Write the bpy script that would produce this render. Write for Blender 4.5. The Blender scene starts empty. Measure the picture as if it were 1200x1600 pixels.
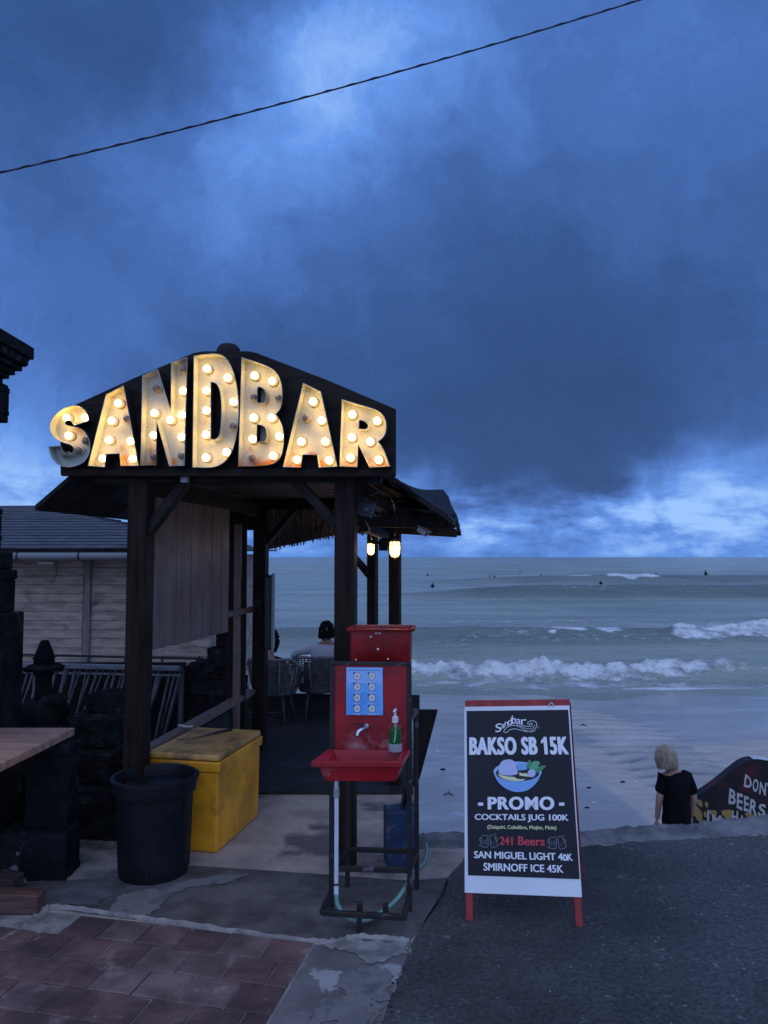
import bpy, bmesh, math, random
import numpy as np
from mathutils import Vector as V, Matrix, geometry
random.seed(7)
R = math.radians
sc = bpy.context.scene
COL = sc.collection

# ------------------------------------------------------------------ camera
F_PX, EYE, PITCH = 1202.0, 1.9, math.atan(70.5 / 1202.0)
cam_d = bpy.data.cameras.new('camera')
cam_d.sensor_fit = 'VERTICAL'
cam_d.sensor_height = 36.0
cam_d.lens = F_PX / 1600.0 * 36.0
cam_d.clip_start, cam_d.clip_end = 0.05, 100000.0
cam = bpy.data.objects.new('camera', cam_d)
COL.objects.link(cam)
cam.location = (0, 0, EYE)
cam.rotation_euler = (R(90) + PITCH, 0, 0)
sc.camera = cam
sc.render.resolution_x, sc.render.resolution_y = 768, 1024
sc.view_settings.view_transform = 'Standard'
sc.view_settings.look = 'None'
sc.view_settings.exposure = 0.0
sc.view_settings.gamma = 1.0
sc.cycles.max_bounces = 6
sc.cycles.diffuse_bounces = 3
sc.cycles.transparent_max_bounces = 8
sc.cycles.sample_clamp_indirect = 4.0
sc.cycles.use_denoising = True

def P(px, py, D):
    """the point at forward distance D that the photograph shows at (px, py)"""
    x, y = (px - 600) / F_PX, (800 - py) / F_PX
    c, s = math.cos(PITCH), math.sin(PITCH)
    d = V((x, c - y * s, s + y * c))
    return V((0, 0, EYE)) + d * (D / d.y)

def G(px, py, z=0.0):
    """the point of the level z that the photograph shows at (px, py)"""
    d = P(px, py, 1.0) - V((0, 0, EYE))
    return V((0, 0, EYE)) + d * ((z - EYE) / d.z)

def hit(px, py, p0, n):
    o = V((0, 0, EYE)); d = P(px, py, 1.0) - o
    return o + d * ((p0 - o).dot(n) / d.dot(n))

# ------------------------------------------------------------------ sky
world = bpy.data.worlds.new('World'); sc.world = world
world.use_nodes = True
nt = world.node_tree; nt.nodes.clear()
def wn(t, **k):
    n = nt.nodes.new(t)
    for a, b in k.items(): setattr(n, a, b)
    return n
def wmath(op, a, b=None, c=None, clamp=False):
    n = wn('ShaderNodeMath', operation=op, use_clamp=clamp)
    for i, v in enumerate((a, b, c)):
        if v is None: continue
        if isinstance(v, (int, float)): n.inputs[i].default_value = v
        else: nt.links.new(v, n.inputs[i])
    return n.outputs[0]
def wvec(op, a, b=None, out=0):
    n = wn('ShaderNodeVectorMath', operation=op)
    for i, v in enumerate((a, b)):
        if v is None: continue
        if isinstance(v, (tuple, list, V)): n.inputs[i].default_value = tuple(v)
        else: nt.links.new(v, n.inputs[i])
    return n.outputs[out]
def wnoise(vec, scale, detail=6, rough=.55):
    n = wn('ShaderNodeTexNoise'); n.inputs['Scale'].default_value = scale
    n.inputs['Detail'].default_value = detail; n.inputs['Roughness'].default_value = rough
    nt.links.new(vec, n.inputs['Vector']); return n
tc = wn('ShaderNodeTexCoord').outputs['Generated']
sep = wn('ShaderNodeSeparateXYZ'); nt.links.new(tc, sep.inputs[0])
warp = wvec('SUBTRACT', wnoise(tc, 2.6, 7, .62).outputs['Color'], (.5, .5, .5))
warp2 = wvec('SUBTRACT', wnoise(tc, 9.0, 6, .6).outputs['Color'], (.5, .5, .5))
d1 = wvec('ADD', tc, wvec('MULTIPLY', warp, (.34, .34, .28)))
d1 = wvec('NORMALIZE', wvec('ADD', d1, wvec('MULTIPLY', warp2, (.10, .10, .06))))
# large bright gaps and dark cloud bellies, by direction: (px, py, radius in degrees, amount)
SPOTS = [(565, 95, 3.6, .32), (600, 190, 4.2, .16), (430, 245, 4.4, .17), (330, 310, 4.4, .20), (520, 340, 7, .06), (690, 150, 4.5, .10), (760, 60, 6, .05),
         (30, 420, 5, .07), (170, 440, 4, .03), (20, 730, 5.5, .20), (-120, 600, 9, .06), (300, 500, 8, -.07), (60, 300, 8, -.04), (60, 560, 6, -.06), (-200, 780, 10, .25), (60, 800, 5, .14),
         (230, 80, 8, -.07), (90, 60, 8, -.07), (300, 30, 7, -.05), (150, 200, 8, -.06), (140, 600, 6, -.08),
         (880, 610, 9, -.04), (760, 620, 8, -.05), (1010, 630, 7, -.03), (680, 580, 8, -.07), (870, 850, 2.6, .16), (760, 730, 3.6, -.07), (1080, 690, 5, -.05),
         (1100, 730, 4, -.05), (960, 540, 9, -.07), (700, 500, 9, -.06), (560, 560, 8, -.05), (1000, 380, 10, -.03), (1150, 180, 9, -.02),
         (640, 735, 2.4, .16), (660, 810, 2.6, .22), (740, 800, 2.2, .18), (760, 845, 2.5, .20), (980, 790, 2.2, .14), (940, 835, 2.6, .30), (1050, 810, 3, .24),
         (1150, 790, 2.6, .23), (1210, 760, 2.4, .10), (1150, 840, 3.0, .2), (1320, 790, 4.5, .16), (1130, 628, 2.2, .05), (1190, 560, 4, .03), (1100, 560, 8, -.05),
         (470, 850, 4, .15), (300, 820, 6, .2)]
val = None
for px, py, rad, amp in SPOTS:
    c = (P(px, py, 1.0) - V((0, 0, EYE))).normalized()
    t = wmath('MULTIPLY', wmath('SUBTRACT', wvec('DOT_PRODUCT', d1, c, 1), 1.0), 2.0 / R(rad * 1.25) ** 2)
    g = wmath('MULTIPLY', wmath('EXPONENT', t), amp)
    val = g if val is None else wmath('ADD', val, g)
fb = wnoise(wvec('MULTIPLY', d1, (1.0, 1.0, 1.7)), 3.4, 8, .58).outputs['Fac']
val = wmath('ADD', val, wmath('MULTIPLY', wmath('SUBTRACT', fb, .5), .30))
elev = sep.outputs['Z']
low = wmath('SUBTRACT', 1.0, wmath('MULTIPLY', wmath('ABSOLUTE', wmath('SUBTRACT', elev, .045)), 13.0), clamp=True)
pf = wnoise(wvec('MULTIPLY', tc, (1.0, 1.0, 3.2)), 11.0, 9, .62).outputs['Fac']
val = wmath('ADD', val, wmath('MULTIPLY', wmath('MULTIPLY', low, wmath('SUBTRACT', pf, .48)), 2.1))
wisp = wnoise(wvec('MULTIPLY', wvec('ADD', d1, wvec('MULTIPLY', warp2, (.12, .12, .12))), (1.3, 1.3, .8)), 8.0, 10, .66).outputs['Fac']
val = wmath('ADD', val, wmath('MULTIPLY', wmath('MULTIPLY', wmath('SUBTRACT', wisp, .5), .52), wmath('ADD', .35, wmath('MULTIPLY', wmath('ADD', val, .25, None, True), 1.3))))
# the flat dark belly of the rain cloud over the horizon, its lower edge broken
uaz = wmath('DIVIDE', sep.outputs['X'], wmath('MAXIMUM', sep.outputs['Y'], .05))
du = wmath('SUBTRACT', uaz, .215)
edge_n = wnoise(wvec('MULTIPLY', tc, (1.0, 1.0, 1.6)), 7.0, 8, .6).outputs['Fac']
el = wmath('SUBTRACT', elev, wmath('ADD', wmath('ADD', .070, wmath('MULTIPLY', wmath('MULTIPLY', du, du), .75)), wmath('MULTIPLY', wmath('SUBTRACT', edge_n, .5), .10)))
def wstep(x, p, q, r=0.0, s=1.0):
    n = wn('ShaderNodeMapRange', interpolation_type='SMOOTHSTEP')
    for k_, v_ in zip(('From Min', 'From Max', 'To Min', 'To Max'), (p, q, r, s)): n.inputs[k_].default_value = v_
    nt.links.new(x, n.inputs['Value']); return n.outputs[0]
belly = wmath('MULTIPLY', wstep(el, -.012, .022), wstep(el, .05, .46, 1.0, 0.0))
belly = wmath('MULTIPLY', belly, wstep(wmath('ABSOLUTE', du), .22, .72, 1.0, 0.0))
val = wmath('SUBTRACT', val, wmath('MULTIPLY', belly, .145))
val = wmath('ADD', val, .435)
ramp = wn('ShaderNodeValToRGB'); nt.links.new(val, ramp.inputs[0])
cr = ramp.color_ramp
cr.elements[0].position, cr.elements[0].color = 0.0, (.026, .070, .21, 1)
cr.elements[1].position, cr.elements[1].color = 1.0, (.32, .55, 1.0, 1)
for pos, c in ((.2, (.034, .092, .275, 1)), (.42, (.064, .157, .47, 1)), (.7, (.128, .30, .80, 1))):
    e = cr.elements.new(pos); e.color = c
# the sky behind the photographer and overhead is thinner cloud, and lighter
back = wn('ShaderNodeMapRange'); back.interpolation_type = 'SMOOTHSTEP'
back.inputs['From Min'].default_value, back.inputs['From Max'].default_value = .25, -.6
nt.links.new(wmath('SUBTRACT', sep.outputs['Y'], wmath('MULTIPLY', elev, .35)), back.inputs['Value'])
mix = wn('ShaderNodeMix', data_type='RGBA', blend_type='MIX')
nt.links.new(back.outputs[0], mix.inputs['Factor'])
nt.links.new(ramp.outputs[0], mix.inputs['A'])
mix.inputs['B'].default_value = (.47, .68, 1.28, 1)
sky = wn('ShaderNodeTexSky'); sky.sky_type = 'NISHITA'; sky.sun_disc = False
sky.sun_elevation, sky.sun_rotation = R(3), R(200)
addm = wn('ShaderNodeMix', data_type='RGBA', blend_type='ADD')
addm.inputs['Factor'].default_value = .004
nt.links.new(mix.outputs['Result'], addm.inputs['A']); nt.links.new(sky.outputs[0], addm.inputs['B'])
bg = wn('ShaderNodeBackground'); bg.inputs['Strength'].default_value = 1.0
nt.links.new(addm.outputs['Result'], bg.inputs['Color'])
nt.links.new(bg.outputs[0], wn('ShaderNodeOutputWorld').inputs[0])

sun_d = bpy.data.lights.new('sun', 'SUN'); sun_d.energy = .12; sun_d.angle = R(40); sun_d.color = (1, .96, .92)
sun = bpy.data.objects.new('sun', sun_d); COL.objects.link(sun)
sun.rotation_euler = (R(50), 0, R(-20))

# ------------------------------------------------------------------ materials
def mat(name, c1, c2=None, rough=.7, scale=5.0, stretch=(1, 1, 1), bump=.0, bscale=None, metal=0.0, lo=.35, hi=.65,
        stain=None, sscale=1.5, slo=.55, shi=.62, srough=None, speck=None, kscale=60, klo=.68, rvar=0.0, spec=.5, broad=None, zbias=None, detail=8):
    m = bpy.data.materials.new(name); m.use_nodes = True
    t = m.node_tree; N = t.nodes; L = t.links
    b = N['Principled BSDF']
    b.inputs['Metallic'].default_value = metal
    b.inputs['Roughness'].default_value = rough
    b.inputs['Specular IOR Level'].default_value = spec
    co = N.new('ShaderNodeTexCoord'); mp = N.new('ShaderNodeMapping'); mp.inputs['Scale'].default_value = stretch
    L.new(co.outputs['Object'], mp.inputs[0]); vec = mp.outputs[0]
    def noise(s, d=detail, v=vec):
        n = N.new('ShaderNodeTexNoise'); n.inputs['Scale'].default_value = s; n.inputs['Detail'].default_value = d
        n.inputs['Roughness'].default_value = .62
        L.new(v, n.inputs['Vector']); return n.outputs['Fac']
    def rng(x, a, c, o0=0.0, o1=1.0):
        n = N.new('ShaderNodeMapRange'); n.interpolation_type = 'SMOOTHSTEP'
        for k, q in zip(('From Min', 'From Max', 'To Min', 'To Max'), (a, c, o0, o1)): n.inputs[k].default_value = q
        L.new(x, n.inputs['Value']); return n.outputs[0]
    def mixc(f, a, c):
        n = N.new('ShaderNodeMix'); n.data_type = 'RGBA'; L.new(f, n.inputs['Factor'])
        for s, q in (('A', a), ('B', c)):
            if isinstance(q, tuple): n.inputs[s].default_value = (*q[:3], 1)
            else: L.new(q, n.inputs[s])
        return n.outputs['Result']
    c2 = c2 or tuple(x * .75 for x in c1)
    nz = noise(scale)
    col = mixc(rng(nz, lo, hi), c2, c1)
    rsock = None
    if rvar: rsock = rng(noise(scale * .7 + .3, 5, co.outputs['Object']), .35, .65, rough - rvar, rough + rvar)
    if stain:
        sn = noise(sscale, 9, co.outputs['Object'])
        if zbias:   # the stain has gathered towards one height of the thing (rust at the foot, limescale above a basin)
            sp_ = N.new('ShaderNodeSeparateXYZ'); L.new(co.outputs['Object'], sp_.inputs[0])
            ad = N.new('ShaderNodeMath'); ad.operation = 'ADD'; L.new(sn, ad.inputs[0]); L.new(rng(sp_.outputs['Z'], zbias[0], zbias[1], zbias[2], 0.0), ad.inputs[1]); sn = ad.outputs[0]
        sf = rng(sn, slo, shi)
        col = mixc(sf, col, stain)
        if srough is not None:
            n = N.new('ShaderNodeMix'); n.data_type = 'FLOAT'; L.new(sf, n.inputs['Factor'])
            if rsock is None: n.inputs['A'].default_value = rough
            else: L.new(rsock, n.inputs['A'])
            n.inputs['B'].default_value = srough; rsock = n.outputs[0]
    if speck:
        col = mixc(rng(noise(kscale, 3, co.outputs['Object']), klo, klo + .05), col, speck)
    if broad:
        n = N.new('ShaderNodeMix'); n.data_type = 'RGBA'; n.blend_type = 'MULTIPLY'; n.inputs['Factor'].default_value = 1
        L.new(col, n.inputs['A']); cmb = N.new('ShaderNodeCombineColor')
        f_ = rng(noise(broad[0], 6, co.outputs['Object']), .36, .64, broad[1], broad[2])
        for k in range(3): L.new(f_, cmb.inputs[k])
        L.new(cmb.outputs[0], n.inputs['B']); col = n.outputs['Result']
    L.new(col, b.inputs['Base Color'])
    if rsock is not None: L.new(rsock, b.inputs['Roughness'])
    if bump:
        bn = N.new('ShaderNodeBump'); bn.inputs['Strength'].default_value = bump; bn.inputs['Distance'].default_value = .02
        L.new(noise(bscale or scale * 3), bn.inputs['Height']); L.new(bn.outputs[0], b.inputs['Normal'])
    return m

def plain(name, c, rough=.5, metal=0, emit=None, strength=0, trans=0, ior=1.45):
    m = bpy.data.materials.new(name); m.use_nodes = True
    b = m.node_tree.nodes['Principled BSDF']
    b.inputs['Base Color'].default_value = (*c, 1); b.inputs['Roughness'].default_value = rough
    b.inputs['Metallic'].default_value = metal; b.inputs['Transmission Weight'].default_value = trans; b.inputs['IOR'].default_value = ior
    if emit:
        b.inputs['Emission Color'].default_value = (*emit, 1); b.inputs['Emission Strength'].default_value = strength
    return m

dark_wood = mat('dark_wood', (.018, .013, .011), (.008, .006, .005), .6, 4, (6, 6, .6), .25, rvar=.1, spec=.2)
post_wood = mat('post_wood', (.026, .015, .011), (.009, .006, .005), .6, 4, (7, 7, .5), .35, rvar=.1, spec=.12)
board_wood = mat('sign_board_wood', (.020, .013, .010), (.008, .006, .005), .6, 3, (1, 4, 6), .2, spec=.15)
under_wood = mat('ceiling_strip_wood', (.16, .10, .065), (.05, .034, .024), .7, 5, (.6, 12, 12), .4)
plank_wood = mat('plank_wood', (.19, .125, .098), (.125, .083, .066), .5, 3, (5, 5, .5), .15, rvar=.1, stain=(.09, .07, .068), sscale=3, slo=.55, shi=.75)
grey_boards = mat('weathered_board', (.34, .28, .225), (.19, .155, .13), .85, 3.5, (1, 1, 5), .35, stain=(.12, .098, .085), sscale=3.4, slo=.56, shi=.72)
roof_grey = mat('grey_shingle', (.10, .105, .12), (.05, .055, .065), .8, 4, (1, 3, 9), .5)
thatch = mat('thatch_straw', (.20, .14, .085), (.05, .036, .024), .9, 5, (14, 2, 2), .7)
black_steel = mat('black_steel', (.016, .016, .018), (.03, .026, .024), .45, 9, metal=.3, stain=(.13, .13, .135), sscale=9, slo=.60, shi=.68, srough=.7)
red_paint = mat('red_paint', (.38, .006, .014), (.29, .005, .010), .38, 3, rvar=.1, stain=(.42, .16, .18), sscale=9, slo=.61, shi=.80, srough=.7)
red_panel = mat('red_panel_paint', (.36, .006, .013), (.27, .005, .010), .4, 3, rvar=.1, stain=(.46, .20, .22), sscale=11, slo=.60, shi=.86, srough=.75, zbias=(.84, 1.02, .13), broad=(3, .75, 1.1))
red_plastic = mat('red_plastic', (.32, .006, .008), (.20, .005, .006), .38, 2.5, rvar=.1, broad=(4, .7, 1.1), stain=(.30, .05, .06), sscale=8, slo=.60, shi=.8)
red_wood = mat('red_wood', (.38, .028, .024), (.22, .02, .018), .6, 5, (5, 5, .8), .3)
yellow_plastic = mat('yellow_plastic', (.92, .375, .014), (.78, .31, .012), .45, 2, rvar=.12, stain=(.16, .095, .03), sscale=3.2, slo=.555, shi=.80, speck=(.14, .07, .02), kscale=38, klo=.68, broad=(2.0, .72, 1.08))
yellow_lid = mat('yellow_lid', (.60, .33, .075), (.36, .20, .055), .55, 3, stain=(.12, .072, .03), sscale=3.6, slo=.46, shi=.66, bump=.1)
bin_plastic = mat('bin_plastic', (.009, .0095, .012), (.006, .006, .008), .5, 5, rvar=.1, stain=(.025, .025, .028), sscale=6, slo=.64, shi=.78, bump=.06, spec=.25)
stone = mat('lava_stone', (.022, .023, .024), (.009, .0095, .010), .92, 6, bump=.6, spec=.08, stain=(.085, .086, .082), sscale=6, slo=.585, shi=.75)
asphalt = mat('asphalt', (.100, .094, .090), (.030, .0295, .029), .85, 46, bump=1.0, bscale=60, lo=.30, hi=.72, stain=(.24, .225, .21), sscale=8, slo=.625, shi=.72, srough=.8, broad=(.6, .55, 1.45), speck=(.50, .47, .44), kscale=34, klo=.675)
asphalt_fix = None
concrete = mat('concrete', (.48, .385, .31), (.28, .225, .185), .75, 2.2, bump=.4, bscale=22, stain=(.13, .108, .095), sscale=1.3, slo=.52, shi=.62, srough=.55, speck=(.06, .055, .05), kscale=18, klo=.70)
damp_concrete = mat('damp_concrete', (.135, .117, .106), (.078, .068, .062), .62, 5, bump=.3, bscale=28, stain=(.17, .155, .142), sscale=1.6, slo=.57, shi=.75, srough=.8, broad=(2.2, .65, 1.15), speck=(.03, .028, .03), kscale=16, klo=.69)
patch_concrete = mat('patched_concrete', (.17, .15, .14), (.10, .09, .085), .7, 3, bump=.5, bscale=16, stain=(.30, .285, .27), sscale=2.6, slo=.56, shi=.60, srough=.85)
kerb_concrete = mat('kerb_concrete', (.19, .18, .175), (.09, .085, .085), .8, 6, bump=.9, bscale=14, stain=(.19, .18, .175), sscale=5, slo=.6, shi=.7)
mortar = mat('pale_mortar', (.30, .27, .24), (.15, .135, .12), .85, 8, bump=.8, bscale=20)
paver_mats = [mat('red_paver_%s' % n, c, tuple(x * .62 for x in c), .72, 4.5, bump=.35, bscale=30, stain=s, sscale=6.5, slo=.56, shi=.70, speck=(.20, .15, .135), kscale=13, klo=.69, broad=(3.2, .6, 1.2))
              for n, c, s in (('plain', (.145, .074, .066), (.20, .135, .12)), ('worn', (.185, .115, .102), (.25, .18, .162)), ('dark', (.115, .056, .050), (.18, .11, .10)))]
deck_wood = mat('deck_boards', (.035, .030, .028), (.014, .012, .012), .6, 4, (1.2, 9, 9), .35, rvar=.12, spec=.25)
table_wood = mat('table_wood', (.46, .25, .165), (.27, .145, .10), .6, 3.2, (1.2, 7, 7), .3, stain=(.36, .29, .26), sscale=5, slo=.60, shi=.78)
white_vinyl = mat('white_vinyl', (.74, .75, .78), (.66, .67, .70), .5, 2.5, bump=.04, bscale=3)
navy_vinyl = mat('black_vinyl', (.020, .021, .028), (.015, .016, .022), .5, 2, spec=.2)
print_white = plain('print_white', (.78, .79, .82), .5)
print_grey = plain('print_outline_grey', (.26, .28, .32), .5)
print_red = plain('print_red', (.58, .05, .07), .5)
print_yellow = plain('print_pale_yellow', (.72, .72, .38), .5)
print_blue = plain('print_bowl_blue', (.20, .40, .72), .5)
print_pale = plain('print_bowl_rim', (.34, .50, .78), .5)
print_lilac = plain('print_rice', (.48, .52, .72), .5)
print_green = plain('print_leaf_green', (.06, .27, .12), .5)
print_lgreen = plain('print_leaf_light', (.12, .38, .18), .5)
print_black = plain('print_black', (.012, .012, .016), .5)
poster_blue = mat('poster_blue', (.10, .34, .78), (.16, .44, .84), .35, 7, lo=.45, hi=.6)
poster_pale = plain('poster_pale_blue', (.30, .52, .84), .35)
poster_disc = plain('poster_white', (.70, .70, .66), .4)
steel = plain('bright_steel', (.62, .63, .65), .28, 1)
white_plastic = mat('white_plastic', (.68, .69, .71), (.6, .6, .62), .45, 8)
grey_plastic = plain('grey_plastic', (.30, .31, .33), .5)
pvc = mat('pvc_pipe', (.66, .68, .72), (.55, .56, .6), .4, 12)
teal_hose = mat('teal_hose', (.17, .33, .27), (.13, .26, .22), .4, 10)
green_soap = plain('green_soap', (.03, .42, .12), .12, trans=.6, ior=1.35)
clear_plastic = plain('clear_plastic', (.92, .95, .96), .06, trans=1, ior=1.3)
blue_paint = mat('worn_blue_paint', (.022, .05, .12), (.014, .03, .075), .6, 8, bump=.4, bscale=24, stain=(.13, .15, .18), sscale=9, slo=.52, shi=.64)
letter_metal = mat('cream_enamel', (.54, .56, .47), (.38, .42, .38), .5, 6, rvar=.12, stain=(.44, .165, .022), sscale=5.6, slo=.56, shi=.74, srough=.8, zbias=(-.02, .22, .14), speck=(.22, .085, .02), kscale=26, klo=.69)
casing_paint = mat('dark_casing', (.022, .018, .016), (.012, .010, .009), .6, 6)
bulb_lit = plain('lit_bulb', (1, .9, .7), .3, emit=(1.0, .555, .125), strength=17)
bulb_off = plain('unlit_bulb_glass', (.50, .36, .27), .06, trans=.55)
socket_mat = plain('bulb_socket', (.42, .38, .30), .45, .4)
lamp_glow = plain('lamp_glass_lit', (1, .9, .7), .3, emit=(1.0, .58, .19), strength=4.5)
cable_mat = plain('cable_black', (.008, .008, .01), .6)
wicker = mat('grey_wicker', (.11, .105, .11), (.055, .052, .056), .75, 14)
chair_leg = mat('chair_leg_wood', (.07, .045, .032), None, .6, 6)
skin_m = mat('skin', (.30, .155, .10), (.26, .13, .085), .55, 8)
skin_pale = mat('pale_skin', (.46, .27, .21), (.40, .23, .18), .55, 8)
hair_dark = mat('dark_hair', (.007, .006, .006), (.004, .004, .004), .8, 20, spec=.1)
hair_ash = mat('ash_blond_hair', (.44, .35, .255), (.20, .152, .11), .65, 9, (7, 7, .7), .5, bscale=12)
shirt_grey = mat('grey_blue_shirt', (.50, .50, .54), (.42, .42, .46), .85, 4, bump=.3, bscale=6)
black_cloth = mat('black_cloth', (.009, .009, .011), (.006, .006, .008), .95, 5, bump=.3, bscale=7, spec=.1)
denim = mat('dark_trousers', (.02, .022, .03), None, .9, 8)
tv_plastic = plain('tv_plastic', (.012, .013, .016), .35)
tv_edge = plain('tv_bezel', (.22, .25, .29), .3)
gutter_mat = plain('gutter_grey', (.15, .165, .175), .5)
iron = plain('dark_iron', (.02, .021, .024), .5, .3)
bamboo = mat('weathered_bamboo', (.10, .105, .12), (.03, .031, .036), .7, 5, (8, 8, .6))
mural_dark = mat('mural_paint', (.020, .016, .022), (.010, .009, .014), .8, 4, stain=(.085, .012, .022), sscale=3.2, slo=.52, shi=.66)
mural_white = mat('mural_lettering', (.58, .57, .56), (.48, .48, .47), .8, 9)
mural_yellow = mat('mural_spot', (.42, .29, .09), (.33, .22, .07), .8, 9)
shell_white = plain('litter_white', (.6, .6, .58), .7)
paper = plain('paper', (.6, .55, .42), .8)
knife_steel = plain('knife_dark_steel', (.06, .06, .065), .35, .6)
# ------------------------------------------------------------------ mesh helpers
WL = {}
class MB:
    def __init__(s): s.v = []; s.f = []; s.mi = []; s.sm = []; s.m = 0
    def add(s, vs, fs, smooth=False):
        o = len(s.v); s.v += [V(a) for a in vs]
        for f in fs: s.f.append([o + i for i in f]); s.mi.append(s.m); s.sm.append(smooth)
        return s
    def box(s, c, sx, sy, sz, yaw=0, ax=None):
        c = V(c)
        if ax is None:
            ax = (V((math.cos(yaw), -math.sin(yaw), 0)), V((math.sin(yaw), math.cos(yaw), 0)), V((0, 0, 1)))
        a, b, d = ax[0] * (sx / 2), ax[1] * (sy / 2), ax[2] * (sz / 2)
        vs = [c + a * i + b * j + d * k for k in (-1, 1) for j in (-1, 1) for i in (-1, 1)]
        return s.add(vs, [(0, 2, 3, 1), (4, 5, 7, 6), (0, 1, 5, 4), (2, 6, 7, 3), (0, 4, 6, 2), (1, 3, 7, 5)])
    def beam(s, p0, p1, w, h, up=V((0, 0, 1))):
        p0, p1 = V(p0), V(p1); d = (p1 - p0); L = d.length; d.normalize()
        if abs(d.dot(up)) > .99: up = V((0, 1, 0))
        r = d.cross(up).normalized(); u = r.cross(d).normalized()
        return s.box((p0 + p1) / 2, w, L, h, ax=(r, d, u))
    def tube(s, path, r, n=8, cap=True):
        path = [V(p) for p in path]; rings = []; prev = None
        rs = r if isinstance(r, (list, tuple)) else [r] * len(path)
        for i, p in enumerate(path):
            d = (path[min(i + 1, len(path) - 1)] - path[max(i - 1, 0)]).normalized()
            a = prev if prev is not None else (V((0, 0, 1)) if abs(d.z) < .9 else V((1, 0, 0)))
            x = (a - d * a.dot(d)).normalized(); y = d.cross(x); prev = x
            rings.append([p + (x * math.cos(t) + y * math.sin(t)) * rs[i] for t in [2 * math.pi * k / n for k in range(n)]])
        vs = [q for g in rings for q in g]; fs = []
        for i in range(len(path) - 1):
            for k in range(n):
                a, b = i * n + k, i * n + (k + 1) % n
                fs.append((a, b, b + n, a + n))
        s.add(vs, fs, True)
        if cap:
            s.add(rings[0], [tuple(range(n))[::-1]]); s.add(rings[-1], [tuple(range(n))])
        return s
    def lathe(s, prof, c, n=24, ax=None, smooth=True):
        c = V(c); ax = ax or (V((1, 0, 0)), V((0, 1, 0)), V((0, 0, 1)))
        vs = [c + (ax[0] * math.cos(2 * math.pi * k / n) + ax[1] * math.sin(2 * math.pi * k / n)) * max(r, 1e-4) + ax[2] * z for r, z in prof for k in range(n)]
        fs = []
        for i in range(len(prof) - 1):
            for k in range(n):
                a, b = i * n + k, i * n + (k + 1) % n
                fs.append((a, b, b + n, a + n))
        return s.add(vs, fs, smooth)
    def prism(s, pts, ext):
        pts = [V(p) for p in pts]; ext = V(ext); n = len(pts)
        s.flat(pts); tri = s.f[-1:]
        s.add([p + ext for p in pts], [])
        s.tri([p + ext for p in pts])
        for i in range(n):
            j = (i + 1) % n
            s.add([pts[i], pts[j], pts[j] + ext, pts[i] + ext], [(0, 1, 2, 3)])
        return s
    def tri(s, *loops):
        if len(loops) > 1: return s.holed(loops)
        loops = [[V(p) for p in l] for l in loops]
        flat = [p for l in loops for p in l]
        return s.add(flat, geometry.tessellate_polygon(loops))
    def holed(s, loops):
        bm = bmesh.new()
        for l in loops:
            vs = [bm.verts.new(V(p)) for p in l]
            for i in range(len(vs)): bm.edges.new((vs[i - 1], vs[i]))
        bmesh.ops.triangle_fill(bm, use_beauty=True, use_dissolve=False, edges=bm.edges[:])
        bm.verts.index_update(); vs = [v.co.copy() for v in bm.verts]; fs = [[v.index for v in f.verts] for f in bm.faces]; bm.free()
        return s.add(vs, fs)
    def flat(s, pts): return s.tri(pts)
    def loft(s, rows, th=None, smooth=False):
        n = len(rows[0]); vs = [V(p) for r in rows for p in r]
        fs = [(i * n + k, i * n + k + 1, (i + 1) * n + k + 1, (i + 1) * n + k) for i in range(len(rows) - 1) for k in range(n - 1)]
        s.add(vs, fs, smooth)
        if th:
            t = V(th); s.add([p + t for p in vs], [f[::-1] for f in fs], smooth)
            m = len(rows)
            for line in (range(n), [(m - 1) * n + k for k in range(n)], [i * n for i in range(m)], [i * n + n - 1 for i in range(m)]):
                line = list(line)
                for a, b in zip(line, line[1:]): s.add([vs[a], vs[b], vs[b] + t, vs[a] + t], [(0, 1, 2, 3)])
        return s
    def build(s, name, mats, parent=None, origin=None, bevel=0, seg=1, sharp=None, fixn=True):
        o0 = WL[parent.name] if parent is not None else V(origin or (0, 0, 0))
        me = bpy.data.meshes.new(name)
        me.from_pydata([tuple(v - o0) for v in s.v], [], s.f)
        mats = mats if isinstance(mats, (list, tuple)) else [mats]
        for m in mats: me.materials.append(m)
        me.polygons.foreach_set('material_index', s.mi); me.polygons.foreach_set('use_smooth', s.sm)
        bm = bmesh.new(); bm.from_mesh(me)
        bmesh.ops.remove_doubles(bm, verts=bm.verts, dist=1e-5)
        if fixn: bmesh.ops.recalc_face_normals(bm, faces=bm.faces)
        bm.to_mesh(me); bm.free()
        if sharp: me.set_sharp_from_angle(angle=R(sharp))
        o = bpy.data.objects.new(name, me); COL.objects.link(o)
        if parent is not None: o.parent = parent
        else: o.location = o0
        WL[o.name] = o0
        if bevel:
            b = o.modifiers.new('bevel', 'BEVEL'); b.width = bevel; b.segments = seg; b.limit_method = 'ANGLE'; b.angle_limit = R(40)
        return o
def tag(o, label=None, cat=None, group=None, kind=None):
    for k, v in (('label', label), ('category', cat), ('group', group), ('kind', kind)):
        if v: o[k] = v
    return o
def thing(name, loc, label, cat, group=None):
    o = bpy.data.objects.new(name, None); o.empty_display_size = .1; COL.objects.link(o); o.location = loc; WL[o.name] = V(loc)
    return tag(o, label, cat, group)
def structure(o): o['kind'] = 'structure'; return o
def copy_tree(o, parent=None):
    c = o.copy(); COL.objects.link(c); WL[c.name] = WL[o.name].copy()
    if parent is not None: c.parent = parent
    for ch in [x for x in bpy.data.objects if x.parent == o]: copy_tree(ch, c)
    return c
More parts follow.
